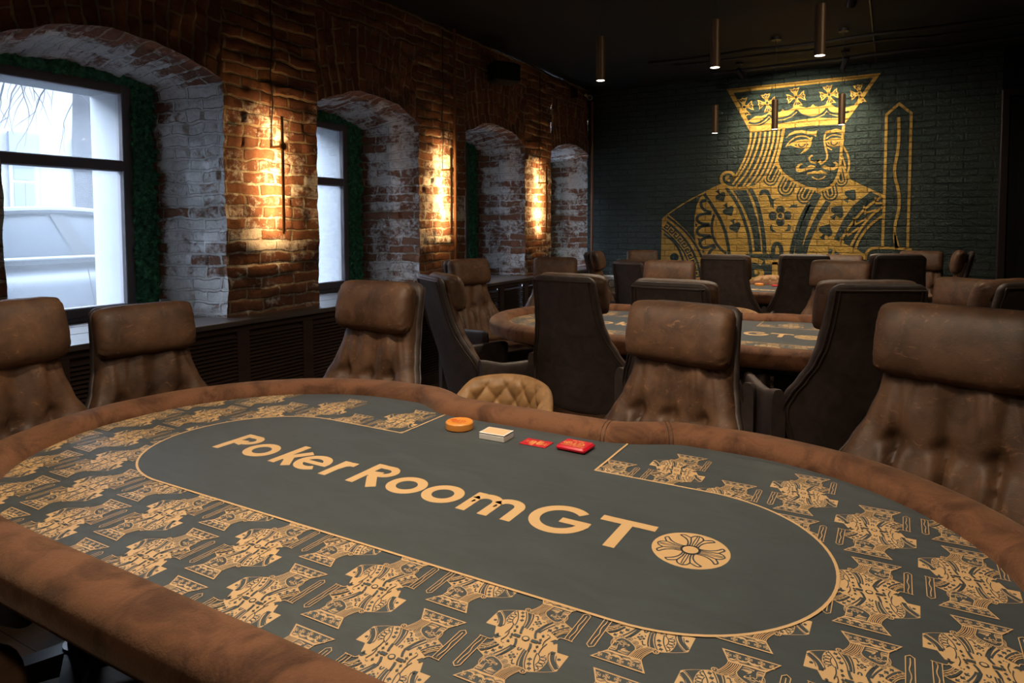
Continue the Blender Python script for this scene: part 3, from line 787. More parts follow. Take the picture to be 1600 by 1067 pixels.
[3,0,1,0,10,-1629,2880,-1652,2936],
[3,0,2,1,13,-1335,2878,-1339,2865,-1350,2858,-1364,2859,-1375,2869,-1379,2882,-1375,2895,-1364,2903,-1351,2901,-1340,2892],
[3,0,1,0,13,-1333,2875,-1303,2868,-1274,2850,-1252,2841,-1266,2872,-1257,2893,-1274,2910,-1273,2943,-1290,2930,-1311,2905,-1336,2891],
[3,0,1,0,10,-1332,2883,-1278,2879],
[3,0,1,0,10,-1332,2883,-1282,2901],
[3,0,1,0,13,-1360,2855,-1364,2825,-1378,2795,-1384,2773,-1355,2784,-1335,2773,-1320,2789,-1289,2785,-1303,2805,-1329,2829,-1345,2857],
[3,0,1,0,10,-1352,2854,-1350,2796],
[3,0,1,0,10,-1352,2854,-1330,2799],
[3,0,1,0,13,-1381,2886,-1411,2893,-1441,2911,-1464,2920,-1449,2888,-1458,2868,-1442,2851,-1442,2817,-1424,2831,-1404,2855,-1378,2870],
[3,0,1,0,10,-1382,2877,-1438,2882],
[3,0,1,0,10,-1382,2877,-1433,2860],
[3,0,1,0,13,-1355,2905,-1351,2936,-1336,2965,-1331,2988,-1359,2976,-1379,2988,-1394,2972,-1426,2977,-1411,2956,-1386,2932,-1370,2904],
[3,0,1,0,10,-1363,2907,-1364,2965],
[3,0,1,0,10,-1363,2907,-1384,2962],
[3,0,2,1,13,-1013,2915,-1016,2902,-1027,2895,-1040,2896,-1050,2906,-1055,2919,-1051,2932,-1040,2939,-1027,2938,-1017,2929],
[3,0,1,0,13,-1010,2912,-982,2905,-954,2887,-932,2879,-946,2909,-938,2929,-953,2946,-953,2978,-970,2965,-989,2941,-1013,2928],
[3,0,1,0,10,-1009,2920,-957,2916],
[3,0,1,0,10,-1009,2920,-961,2937],
[3,0,1,0,13,-1036,2893,-1040,2863,-1054,2834,-1059,2811,-1032,2823,-1012,2812,-998,2827,-968,2823,-981,2843,-1006,2867,-1021,2894],
[3,0,1,0,10,-1028,2891,-1027,2835],
[3,0,1,0,10,-1028,2891,-1007,2837],
[3,0,1,0,13,-1057,2922,-1086,2930,-1114,2948,-1136,2956,-1122,2925,-1131,2905,-1115,2888,-1115,2856,-1098,2869,-1078,2893,-1054,2907],
[3,0,1,0,10,-1058,2914,-1111,2918],
[3,0,1,0,10,-1058,2914,-1106,2897],
[3,0,1,0,13,-1031,2942,-1027,2972,-1013,3000,-1008,3022,-1035,3011,-1055,3022,-1069,3007,-1100,3012,-1086,2992,-1061,2968,-1046,2940],
[3,0,1,0,10,-1039,2943,-1040,3000],
[3,0,1,0,10,-1039,2943,-1060,2997],
[3,0,2,1,13,-658,2910,-661,2898,-671,2891,-684,2892,-694,2901,-698,2914,-694,2927,-684,2934,-672,2932,-662,2923],
[3,0,1,0,13,-656,2907,-628,2900,-601,2882,-581,2875,-594,2904,-586,2924,-601,2940,-601,2972,-617,2959,-636,2936,-659,2922],
[3,0,1,0,10,-655,2915,-605,2911],
[3,0,1,0,10,-655,2915,-609,2931],
[3,0,1,0,13,-680,2888,-684,2859,-697,2831,-702,2809,-676,2820,-657,2809,-644,2824,-615,2820,-628,2840,-651,2863,-666,2890],
[3,0,1,0,10,-673,2886,-671,2831],
[3,0,1,0,10,-673,2886,-653,2834],
[3,0,1,0,13,-700,2917,-728,2924,-755,2942,-776,2950,-763,2920,-771,2900,-755,2884,-756,2852,-740,2865,-720,2888,-697,2902],
[3,0,1,0,10,-701,2909,-752,2913],
[3,0,1,0,10,-701,2909,-748,2893],
[3,0,1,0,13,-676,2936,-672,2966,-659,2993,-654,3015,-680,3004,-699,3015,-712,3000,-742,3005,-728,2985,-704,2962,-689,2934],
[3,0,1,0,10,-683,2938,-685,2993],
[3,0,1,0,10,-683,2938,-703,2991],
[3,0,2,1,13,-344,2893,-347,2881,-357,2874,-369,2875,-379,2884,-382,2897,-379,2909,-370,2916,-358,2915,-348,2906],
[3,0,1,0,13,-365,2871,-369,2842,-381,2815,-386,2793,-361,2805,-343,2794,-330,2809,-302,2805,-315,2824,-338,2846,-352,2873],
[3,0,1,0,10,-358,2870,-356,2816],
[3,0,1,0,10,-358,2870,-339,2818],
[3,0,1,0,13,-385,2900,-411,2907,-437,2924,-457,2932,-445,2902,-452,2883,-438,2867,-438,2836,-422,2848,-404,2871,-382,2885],
[3,0,1,0,10,-385,2892,-434,2896],
[3,0,1,0,10,-385,2892,-430,2876],
[3,0,1,0,13,-361,2918,-358,2947,-345,2974,-340,2996,-365,2985,-383,2996,-396,2981,-425,2985,-412,2966,-389,2943,-374,2917],
[3,0,1,0,10,-368,2920,-370,2974],
[3,0,1,0,10,-368,2920,-388,2972],
[0,0,1,1,30,-449,1918,-257,1810,-91,1720],
[0,1,1,1,74,-199,1759,-352,1615,-478,1415,-559,1236],
[0,0,1,1,26,-118,1721,-269,1599,-398,1443,-487,1293,-531,1199],
[0,0,1,1,26,-95,1618,-218,1506,-322,1359,-417,1163],
[0,0,1,1,26,-102,1509,-232,1396,-328,1248,-367,1136],
[0,0,1,0,21,-182,1722,-169,1649,-96,1651],
[0,0,1,0,21,-294,1627,-276,1540,-168,1576],
[0,0,1,0,21,-396,1486,-372,1411,-254,1485],
[0,0,1,0,21,-477,1355,-448,1284,-338,1374],
[0,0,1,0,21,-529,1265,-494,1199],
[4,0,1,0,28,-97,1149,-91,1720,-90,2285,-90,2637,30,2746,149,2635,149,2111,148,1140],
[4,0,1,1,30,29,2597,36,2421,29,2225,5,2064,9,1938,47,1775,55,1594,24,1414,20,1269,43,1142],
[4,0,0,0,0,14,1287,33,1305,54,1233,73,1146,24,1145],
[4,0,1,1,30,-265,1004,-255,1082,-210,1134,-129,1147,14,1145,148,1134,190,1126]
]

# each row: group (0 body, 1 banner, 2 sleeve key, 3 crown flowers, 4 sword, 5 hair), colour (0 gold, 1 dark),
# form (0 area, 1 stroke, 2 closed stroke), smoothing, stroke width in mm, then x, z pairs in mm
def king_shapes(sub, skip=()):
    """list of (colour, verts2D in metres, faces, level)"""
    out = []; lev = 0; prev = None
    for row in KING:
        grp, colour, form, smo, wmm = row[:5]; fl = row[5:]
        if grp in skip: continue
        P = [(fl[i]/1000, fl[i+1]/1000) for i in range(0, len(fl), 2)]
        if smo: P = catmull(P, sub, form in (0, 2))
        if form == 0: V, F = fill(P)
        else: V, F = ribbon(P, wmm/1000, form == 2)
        if colour != prev: lev += 1; prev = colour
        out.append((colour, V, F, lev))
    return out

mb = MB(); mb.uv = []
for c, V, F, lev in king_shapes(4):
    y = YBACK-.0015-lev*.00007
    mb.add([(p[0], y, p[1]) for p in V], F, c)
mb.uv = [(p[0], p[2]) for p in mb.v]
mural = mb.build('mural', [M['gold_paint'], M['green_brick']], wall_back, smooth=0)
mural['label'] = 'gold painted half figure of a playing card king with crown and sword'

# ------------------------------------------------------------------ poker table
FELT_Z = .76
def notch(x):
    return 1-smooth01(.27, .50, abs(x+.02))
def stad(r, L, n=48, ns=44, use_notch=True):
    """closed outline, counter clockwise, list of (x, y)"""
    P = []
    for k in range(n+1):
        a = -pi/2+pi*k/n; P.append((L+r*cos(a), r*sin(a)))
    for k in range(1, ns):
        x = L-2*L*k/ns; P.append((x, r-(.090*notch(x) if use_notch else 0)))
    for k in range(n+1):
        a = pi/2+pi*k/n; P.append((-L+r*cos(a), r*sin(a)))
    for k in range(1, ns):
        P.append((-L+2*L*k/ns, -r))
    return P

# one-time meshes, shared by the three tables
def build_table():
    t = thing('poker_table', 'x', 'poker table')
    b = MB()
    b.loft([[(x, y, z) for x, y in stad(.672, .61)] for z in (.715, FELT_Z)]); b.build('tabletop', M['felt'], t, smooth=30)
    # padded rail
    C = stad(.70, .61); n = len(C); secs = []
    for i in range(n):
        tx, ty = C[(i+1) % n][0]-C[i-1][0], C[(i+1) % n][1]-C[i-1][1]; l = hypot(tx, ty); nx, ny = ty/l, -tx/l
        x, y = C[i]; q = []
        for k in range(28):
            c_, s_ = sup(2*pi*k/28, 2.35)
            wv = 1+.018*noise.noise(Vector((x*7, y*7, k*.15)))
            q.append((x+nx*c_*.067*wv, y+ny*c_*.067*wv, .752+s_*.053*wv))
        secs.append(q)
    b = MB(); b.loft(secs+[secs[0]], False, False); rail = b.build('rail', M['suede'], t, smooth=60)
    # double stitched seams across the rail
    for xs in (.255, .425):
        i = min(range(n), key=lambda j: abs(C[j][0]-xs)+(5 if C[j][1] < 0 else 0))
        b = MB()
        for off in (-.006, .006):
            tx, ty = C[(i+1) % n][0]-C[i-1][0], C[(i+1) % n][1]-C[i-1][1]; l = hypot(tx, ty)
            tx, ty = tx/l, ty/l; nx, ny = ty, -tx; x, y = C[i][0]+tx*off, C[i][1]+ty*off
            pts = []
            for k in range(28):
                c_, s_ = sup(2*pi*k/28, 2.35); pts.append((x+nx*c_*.0678, y+ny*c_*.0678, .752+s_*.0538))
            b.tube(pts, .0012, 5, closed=True)
        b.build('seam', M['piping'], rail)
    # printed kings on the cloth
    sh = king_shapes(2, (1, 2)); nl = max(s[3] for s in sh)+1
    K = .0517; hv = []; hf = []; hm = []; hl = []
    for c, V, F, lev in sh:
        o = len(hv); hv += [((p[0]+1.145)*K, (p[1]-.59)*K) for p in V]; hl += [lev/nl]*len(V)
        hf += [tuple(i+o for i in f) for f in F]; hm += [c]*len(F)
    def extra(c, V, F, lev):
        o = len(hv); hv.extend(V); hl.extend([lev]*len(V)); hf.extend([tuple(i+o for i in f) for f in F]); hm.extend([c]*len(F))
    for p_, wd_ in (([(-.0185, .026), (-.0165, .016), (-.0135, .0075)], .0042), ([(.0065, .026), (.0090, .016), (.0135, .0075)], .0042), ([(-.036, .026), (-.034, .010), (-.036, -.004)], .0016), ([(.033, .022), (.030, .008), (.032, -.004)], .0016)):
        extra(1, *ribbon(catmull(p_, 4), wd_), .96)
    for cx_, cy_ in ((-.0275, .021), (-.0255, .010), (-.0245, -.001), (.0215, .019), (.0225, .008), (-.052, .012), (.045, .012)):
        extra(1, [(cx_-.0028, cy_), (cx_, cy_-.0036), (cx_+.0028, cy_), (cx_, cy_+.0036)], [(0, 1, 2, 3)], .96)
    nk = len(hv), len(hf)
    extra(0, *fill([(-.062, .013), (-.056, .0), (-.050, -.013), (.062, -.013), (.056, .0), (.050, .013)]), .02)
    for x0 in (-.022, .010): extra(1, [(x0, -.0035), (x0+.012, -.0035), (x0+.012, .0035), (x0, .0035)], [(0, 1, 2, 3)], .97)
    cp = [(.0065*cos(k*pi/6), .0065*sin(k*pi/6)) for k in range(12)]; extra(1, *fill(cp), .97)
    cp = [(.0042*cos(k*pi/6), .0042*sin(k*pi/6)) for k in range(12)]; extra(0, *fill(cp), .985)
    pm = MB(); cnt = 0
    for row in range(-6, 7):
        for c_ in range(-9, 10):
            x = (-.806+1.012)+.3135*c_+(.157 if row % 2 else 0); y = (.9225-1.348)+.1408*row
            d = hypot(max(abs(x)-.61, 0), y)
            if d > .635+.11: continue
            if hypot(max(abs(x)-.627, 0), y) < .312-.15: continue
            if abs(x) < .33-.09 and y > 0.1: continue
            first = True
            for s_ in (1, -1):
                # leave out the half that would poke through the outside of the rail or lies under the centre panel
                yy = y+s_*.09
                dd = hypot(max(abs(x)-.61, 0), yy)
                if dd > .715 or hypot(max(abs(x)-.627, 0), yy) < .312-.11: continue
                nt_ = .09*notch(x) if y > 0 else 0
                if yy > .71-nt_: continue
                kv, kf = (len(hv), len(hf)) if first else nk
                first = False
                o = len(pm.v)
                pm.add([(x+s_*u, y+s_*v, FELT_Z+.0002+.0011*l) for (u, v), l in zip(hv[:kv], hl[:kv])], [])
                pm.f.extend([tuple(i+o for i in f) for f in hf[:kf]]); pm.m.extend(hm[:kf])
    pm.build('printed_pattern', [M['gold'], M['felt']], t, smooth=0)
    # plain centre panel with dealer zone
    r, L = .312, .627; out = [(.33, .565), (.33, r)]
    out += [(L-(L-.33)*(1-k/4), r) for k in range(1, 4)]
    out += [(L+r*cos(pi/2-pi*k/40), r*sin(pi/2-pi*k/40)) for k in range(41)]
    out += [(L-2*L*k/16, -r) for k in range(1, 16)]
    out += [(-L+r*cos(-pi/2-pi*k/40), r*sin(-pi/2-pi*k/40)) for k in range(41)]
    out += [(-L+(L-.33)*k/4, r) for k in range(1, 4)] + [(-.33, r), (-.33, .565)]
    b = MB(); V, F = fill(out); b.add([(x, y, FELT_Z+.0016) for x, y in V], F); b.build('centre_panel', M['felt'], t, smooth=0)
    b = MB(); V, F = ribbon(out, .0062); b.add([(x, y, FELT_Z+.0018) for x, y in V], F); b.build('border_line', M['gold'], t, smooth=0)
    # lettering
    def arc(cx, cy, rr, a0, a1, n=20): return [(cx+rr*cos(a0+(a1-a0)*k/n), cy+rr*sin(a0+(a1-a0)*k/n)) for k in range(n+1)]
    Hc, xh, sw = .1375, .107, .0255; h2 = sw/2
    G = []
    def s(pts, wd=sw, cl=False): G.append((pts, wd, cl))
    def letP(x):
        s([(x+h2, 0), (x+h2, Hc)]); yb = Hc-.0385
        s([(x+h2, Hc-h2), (x+.055, Hc-h2)]+arc(x+.055, yb-.001, .0265, pi/2, -pi/2, 14)+[(x+.055, yb-.0275), (x+h2, yb-.0275)], .023)
    def leto(x): s(arc(x, xh/2, xh/2-h2, 0, 2*pi, 32)[:-1], sw, True)
    bl = {}
    letP(-.737); leto(-.583)
    s([(-.497+h2, 0), (-.497+h2, Hc+.004)]); s([(-.478, .038), (-.428, xh)], .026); s([(-.468, .058), (-.427, 0)], .026)
    ce = -.374; re = xh/2-h2; s(arc(ce, xh/2, re, 0, 1.75*pi, 28)); s([(ce-re, xh/2), (ce+re+h2, xh/2)], .020)
    s([(-.302+h2, 0), (-.302+h2, xh)]); s([(-.288, .056), (-.282, .082), (-.268, .094), (-.252, .095)])
    letP(-.205); s([(-.165, .060), (-.118, 0)], .027)
    leto(-.044); leto(.068)
    x = .140; s([(x+h2, 0), (x+h2, xh)])
    for q in (0, .0605): s([(x+h2+q, .05), (x+h2+q, .068)]+arc(x+h2+q+.030, .0655, .0300, pi, 0, 14)+[(x+h2+q+.060, 0)])
    gx, gy, gr = .379, Hc/2, Hc/2-h2+.003; s(arc(gx, gy, gr, .26*pi, 2*pi, 30)); s([(gx+.002, gy-.002), (gx+gr+h2, gy-.002)], .024)
    s([(.457, Hc-h2), (.583, Hc-h2)]); s([(.520, Hc-h2), (.520, 0)])
    b = MB()
    for gi, (pts, wd, cl) in enumerate(G):
        V, F = ribbon(pts, wd, cl); b.add([(px, py-.0700-.006*(px+.7)/1.3, FELT_Z+.0019+.00002*gi) for px, py in V], F)
    b.build('lettering', M['gold'], t, smooth=0)
    ex, ey = .6705, -.006
    b = MB(); V, F = fill(arc(0, 0, .0772, 0, 2*pi, 48)[:-1]); b.add([(ex+x, ey+y, FELT_Z+.0018) for x, y in V], F)
    def dk(pts, wd, cl=False):
        V, F = ribbon(catmull(pts, 3), wd, cl); b.add([(ex+x, ey+y, FELT_Z+.0021) for x, y in V], F, 1)
    V, F = fill(arc(0, 0, .0205, 0, 2*pi, 24)[:-1]); b.add([(ex+x, ey+y, FELT_Z+.0021) for x, y in V], F, 1)
    V, F = fill(arc(0, 0, .0155, 0, 2*pi, 24)[:-1]); b.add([(ex+x, ey+y, FELT_Z+.0023) for x, y in V], F, 0)
    for q in range(4):
        a = q*pi/2; ca, sa = cos(a), sin(a)
        R = lambda pts: [(x*ca-y*sa, x*sa+y*ca) for x, y in pts]
        for sg in (1, -1):
            f = lambda pts: R([(x, y*sg) for x, y in pts])
            dk(f([(.015, .011), (.032, .0135), (.046, .022), (.056, .036)]), .0034)
            dk(f([(.056, .036), (.061, .029), (.057, .020), (.053, .013)]), .0034)
            dk(f([(.016, .0065), (.034, .008), (.053, .013)]), .0032)
            dk(f([(.053, .013), (.063, .009), (.068, .0)]), .0034)
            dk(f([(.016, .002), (.040, .003), (.064, .002)]), .0022)
    b.build('emblem', [M['gold'], M['felt']], t, smooth=0)
    # apron and pedestals
    b = MB(); b.loft([[(x, y, z) for x, y in stad(rr, .61, 24, 12, False)] for rr, z in ((.50, .62), (.53, .64), (.54, .716))]); b.build('apron', M['black'], t)
    for sg in (-1, 1):
        b = MB(); b.rbox((sg*.62-.10, -.26, .05), (sg*.62+.10, .26, .625), .01); b.rbox((sg*.62-.16, -.36, 0), (sg*.62+.16, .36, .055), .012); b.build('pedestal', M['black'], t)
    return t

TABLES = [(-1.012, 1.348), (-1.080, 4.233), (-1.05, 7.085)]
tbl = build_table()
LT = ['large poker table with gold king print, nearest the camera', 'poker table in the middle row, ringed by chairs', 'farthest poker table, close to the painted green wall']
for i, (x, y) in enumerate(TABLES):
    o = tbl if i == 0 else copy_tree(tbl)
    o.location = (x, y, 0); o.rotation_euler = (0, 0, -.006)
    tag(o, LT[i], 'poker table', 'poker tables')

# ------------------------------------------------------------------ things on the tables
def text_mesh(s, size, align='CENTER'):
    c = bpy.data.curves.new('t', 'FONT'); c.body = s; c.size = size; c.align_x = align; c.offset = size*.02
    o = bpy.data.objects.new('t', c); COL.objects.link(o)
    dg = bpy.context.evaluated_depsgraph_get(); me = o.evaluated_get(dg).to_mesh()
    V = [tuple(v.co) for v in me.vertices]; F = [tuple(p.vertices) for p in me.polygons]
    o.evaluated_get(dg).to_mesh_clear(); bpy.data.objects.remove(o); bpy.data.curves.remove(c)
    return V, F

M['orange'] = plain('orange resin', (.72, .27, .045), .4, var=.08)
M['red_ink'] = plain('red ink', (.62, .07, .02), .5)
M['red'] = plain('red plastic', (.52, .006, .022), .35)
M['red_card'] = plain('red card', (.50, .012, .025), .4)
M['gold_ink'] = plain('gold ink', (.72, .38, .10), .45)
M['card'] = plain('white card edges', (.72, .69, .64), .5)
M['peach'] = plain('peach card back', (.80, .50, .28), .45)
M['dark_card'] = plain('dark card', (.03, .02, .05), .5)
TZ = FELT_Z+.0024
def flower(b, cx, cy, r, z, mi=0):
    V, F = ribbon([(cx+r*cos(k*pi/10), cy+r*sin(k*pi/10)) for k in range(20)], r*.22, True); b.add([(x, y, z) for x, y in V], F, mi)
    for q in range(4):
        a = q*pi/2; V, F = ribbon([(cx+r*.2*cos(a), cy+r*.2*sin(a)), (cx+r*.8*cos(a), cy+r*.8*sin(a))], r*.4); b.add([(x, y, z) for x, y in V], F, mi)

def puck(loc, label, rz=0.0):
    t = thing('dealer_button', label, 'dealer button', loc, rz)
    b = MB(); b.lathe([(.0, 0), (.042, 0), (.045, .003), (.0455, .012), (.045, .021), (.042, .0245), (.038, .025), (.0375, .0242), (.001, .0242)], 40); b.build('disc', M['orange'], t)
    b = MB(); V, F = text_mesh('GT', .026); b.add([(x-.006, y-.010, .0246) for x, y, z in V], F); flower(b, .022, -.001, .010, .0246)
    V, F = text_mesh('DEALER', .010); b.add([(x, y+.014, .0246) for x, y, z in V], F); b.build('emblem', M['red_ink'], t, smooth=0)
    return t
puck((-1.205, 1.789, TZ), 'round orange dealer button on the nearest poker table', pi)
puck((-1.225, 7.085+.44, TZ), 'orange dealer button on the farthest table, between two dark chair backs', pi)
t = thing('card_deck', 'deck of white edged playing cards with peach back beside the orange button', 'deck of cards', (-1.051, 1.763, TZ), .02)
b = MB(); b.rbox((-.044, -.031, 0), (.044, .031, .0165), .0012); b.build('cards', M['card'], t)
b = MB(); b.rbox((-.0435, -.0305, .0166), (.0445, .0315, .0182), .0005); b.build('cut_card', M['dark_card'], t)
b = MB(); b.rbox((-.044, -.031, .0183), (.044, .031, .0208), .0006); b.build('top_cards', M['card'], t)
b = MB(); b.box((-.038, -.025, .0206), (.038, .025, .0211)); b.build('card_back', M['peach'], t)
t = thing('cut_card', 'thin red card with gold king print lying beside the card deck', 'card', (-.920, 1.778, TZ), -.02)
b = MB(); b.rbox((-.044, -.029, 0), (.044, .029, .0012), .0004); b.build('card', M['red_card'], t)
b = MB()
for c, V, F, lev in king_shapes(1, (1, 2, 3, 4, 5)):
    for sg in (1, -1):
        b.add([(sg*(p[1]-.59)*.0152, -sg*(p[0]+1.145)*.0152, .00125+lev*.000004) for p in V], F, c)
b.build('print', [M['gold_ink'], M['red_card']], t, smooth=0)
def plaque(loc, label, rz):
    t = thing('all_in_plaque', label, 'poker plaque', loc, rz)
    b = MB(); b.rbox((-.047, -.038, 0), (.047, .038, .0145), .005); b.build('plaque', M['red'], t)
    b = MB()
    for s_, sz, dy in (('ALL IN', .013, -.026), ('POKER ROOM', .0115, .017)):
        V, F = text_mesh(s_, sz); b.add([(x, y+dy, .0148) for x, y, z in V], F)
    V, F = text_mesh('GT', .030); b.add([(x-.010, y-.010, .0148) for x, y, z in V], F); flower(b, .024, 0, .0115, .0148)
    b.build('lettering', M['gold_ink'], t, smooth=0)
plaque((-.797, 1.790, TZ), 'red rounded ALL IN plaque with gold lettering on the nearest table', pi-.05)
plaque((-1.05, 7.085+.45, TZ), 'red plaque on the farthest table next to its orange button', pi)

# ------------------------------------------------------------------ high backed leather chair (faces +Y)
def yc(h): return -.235-.175*(h-.42)/.73
WT = [(.40, .230), (.44, .252), (.50, .282), (.57, .304), (.62, .306), (.68, .288), (.75, .255), (.82, .224), (.90, .203), (1.0, .191), (1.10, .185), (1.2, .183)]
def wd(h): return lerp_table(WT, h)
def wing(h): return .055*smooth01(.95, .60, h)+.018

def make_chair():
    t = thing('leather_armchair', 'x', 'chair')
    # shell
    secs = []; top, r = 1.150, .045
    hs = [.405+.745*k/44 for k in range(45)]
    hs = hs[:-6]+[top-r+r*sin(pi/2*k/9) for k in range(10)]
    for h in hs:
        w_ = wd(h); tk = .024
        if h > top-r: w_ = w_-r+sqrt(max(r*r-(h-top+r)**2, 1e-8))*.999; tk = .024*sqrt(max(0.04, 1-((h-top+r)/r)**4))
        if h < .435: w_ = w_-.03+sqrt(max(.03**2-(.435-h)**2, 1e-8)); tk *= smooth01(.39, .425, h)*.5+.5
        q = []
        for k in range(40):
            c_, s_ = sup(2*pi*k/40, 4.5)
            q.append((w_*c_, yc(h)+tk*s_+wing(h)*(w_*c_/.28)**2, h))
        secs.append(q)
    b = MB(); b.loft(secs); shell = b.build('back_shell', M['leather_back'], t, smooth=50)
    # inset piping on the outer face
    for ins, rr in ((.012, .0042), (.030, .0032)):
        P = []
        hh = [.445+(1.118-.445)*k/36 for k in range(37)]
        for h in hh: P.append((-(wd(h)-ins), h))
        n_ = 12
        P += [(-(wd(1.118)-ins)+2*(wd(1.118)-ins)*k/n_, 1.124+.003-ins*.2) for k in range(n_+1)]
        for h in reversed(hh): P.append((wd(h)-ins, h))
        b = MB(); b.tube([(x, yc(h)-.0245+wing(h)*(x/.28)**2, h) for x, h in P], rr, 6); b.build('piping', M['piping'], shell)
    # padded front of the back, with tufts and folds
    NX, NH = 72, 64; V = []; F = []
    h0, h1 = .465, 1.06
    TX = (-.125, .0, .125); HT = .765
    def front(x, h, w_):
        e = abs(x)/w_
        pad = .060*(1-e**6)**.5*smooth01(h0-.02, h0+.06, h)
        y = yc(h)+.022+pad+wing(h)*(x/.28)**2*.75
        for i, xt in enumerate(TX):
            xx = x-xt-(h-HT)*(-.35*xt/.125*.0)
            d = hypot(xx, (h-HT)*.9)
            y -= .026*exp(-(d/.026)**2)+.014*exp(-(d/.065)**2)
            up = smooth01(.0, .03, h-HT)*(1-smooth01(.05, .26, h-HT))
            dn = smooth01(.0, .02, HT-h)*(1-smooth01(.06, .22, HT-h))
            y -= .009*up*exp(-(xx/.013)**2)+.016*dn*exp(-(xx/.011)**2)
            y += .006*up*exp(-((xx-.028)/.018)**2)+.012*dn*exp(-((xx-.024)/.016)**2)+.010*dn*exp(-((xx+.024)/.016)**2)
        # hanging folds
        v = x*(1+.55*smooth01(1.0, .6, h))
        fx = x/(1+.7*smooth01(1.05, .62, h))
        y += .016*noise.noise(Vector((fx*30, h*2.6, 2.2)))*smooth01(.70, .88, h)+.005*noise.noise(Vector((fx*62, h*4, 7.1)))*smooth01(.72, .9, h)
        y += .007*noise.noise(Vector((x*9, h*7, .3)))+.003*noise.noise(Vector((x*30, h*9, 4.3)))
        return y
    for j in range(NH+1):
        h = h0+(h1-h0)*j/NH; w_ = wd(h)-.008
        for i in range(NX+1):
            x = w_*sin(pi/2*(2*i/NX-1))
            V.append((x, front(x, h, w_) if 0 < i < NX else yc(h)+.018+wing(h)*(x/.28)**2, h))
    n = NX+1
    F = [(j*n+i, j*n+i+1, (j+1)*n+i+1, (j+1)*n+i) for j in range(NH) for i in range(NX)]
    F = [f[::-1] for f in F]
    b = MB(); b.add(V, F); b.build('backrest', M['leather'], t, smooth=80)
    # rolled headrest
    secs = []; hw = .201; hc = 1.052
    for i in range(49):
        u = -1+2*i/48; u = sin(pi/2*u)*.999
        e = abs(u)
        rr = (1-e**7)**.42
        pk = smooth01(.80, .97, e)
        q = []
        for k in range(44):
            a = 2*pi*k/44; c_, s_ = sup(a, 2.5)
            rip = 1+.045*pk*sin(a*13+u*3)*(1-smooth01(.985, 1, e))+.02*noise.noise(Vector((u*2.5, c_*1.2, s_*1.2)))
            up = s_*.108*(.80+.20*rr)*rip if rr > .5 else s_*.108*(.60+.60*rr-.2*0)*rip*.99
            up = s_*.108*(.62+.38*rr)*rip
            fw_ = c_*.062*rr*rip
            tilt = -.22
            q.append((u*hw, yc(hc)+.078+.012*(u*u)+fw_*cos(tilt)+up*sin(tilt), hc+up*cos(tilt)-fw_*sin(tilt)*.9))
        secs.append(q)
    b = MB(); b.loft(secs); b.build('headrest', M['leather'], t, smooth=80)
    # seat
    secs = []
    for i in range(25):
        u = sin(pi/2*(-1+2*i/24))*.999; rr = (1-abs(u)**6)**.5; q = []
        for k in range(36):
            c_, s_ = sup(2*pi*k/36, 4.2)
            x, y = c_*.262*(.93+.07*rr), .025+s_*.262*(.93+.07*rr)
            q.append((x, y, .425+u*.062+.012*(1-(x/.27)**2)*(1 if u > 0 else 0)))
        secs.append(q)
    b = MB(); b.loft(secs); b.build('seat', M['leather'], t, smooth=60)
    # closed arms
    for sg in (-1, 1):
        secs = []
        for i in range(33):
            u = i/32; y = -.225+.475*u
            er = min(1, sqrt(max(0, 1-max(0, (u-.90)/.10)**2)))
            zt = .690-.030*smooth01(0, .35, u)+.010*smooth01(.5, 1, u); zb = .375+.02*u
            zm, hz = (zt+zb)/2, (zt-zb)/2*(.86+.14*er)
            q = []
            for k in range(28):
                c_, s_ = sup(2*pi*k/28, 3.6)
                q.append((sg*(.312-.012*smooth01(.3, 1, u)+c_*.029*max(.25, er)), y, zm+s_*hz))
            secs.append(q)
        b = MB(); b.loft(secs); b.build('arm', M['leather_back'], t, smooth=60)
    # swivel column and star base
    b = MB(); b.box((-.13, -.13, .35), (.13, .13, .372)); b.cyl((0, 0, .10), (0, 0, .36), .032, .028, 20); b.cyl((0, 0, .05), (0, 0, .13), .05, .044, 20); b.build('column', M['metal'], t)
    for k in range(4):
        a = pi/4+k*pi/2; d = Vector((cos(a), sin(a), 0)); p = Vector((-sin(a), cos(a), 0)); secs = []
        for u, wv, z0, z1 in ((.02, .034, .055, .125), (.15, .030, .045, .105), (.27, .026, .025, .070), (.335, .022, .012, .045)):
            c = d*u; secs.append([tuple(c-p*wv+Vector((0, 0, z0))), tuple(c+p*wv+Vector((0, 0, z0))), tuple(c+p*wv+Vector((0, 0, z1))), tuple(c-p*wv+Vector((0, 0, z1)))])
        b = MB(); b.loft(secs); b.cyl(d*.318, d*.318+Vector((0, 0, .016)), .02, .02, 12); b.build('leg', M['wood'], t)
    return t

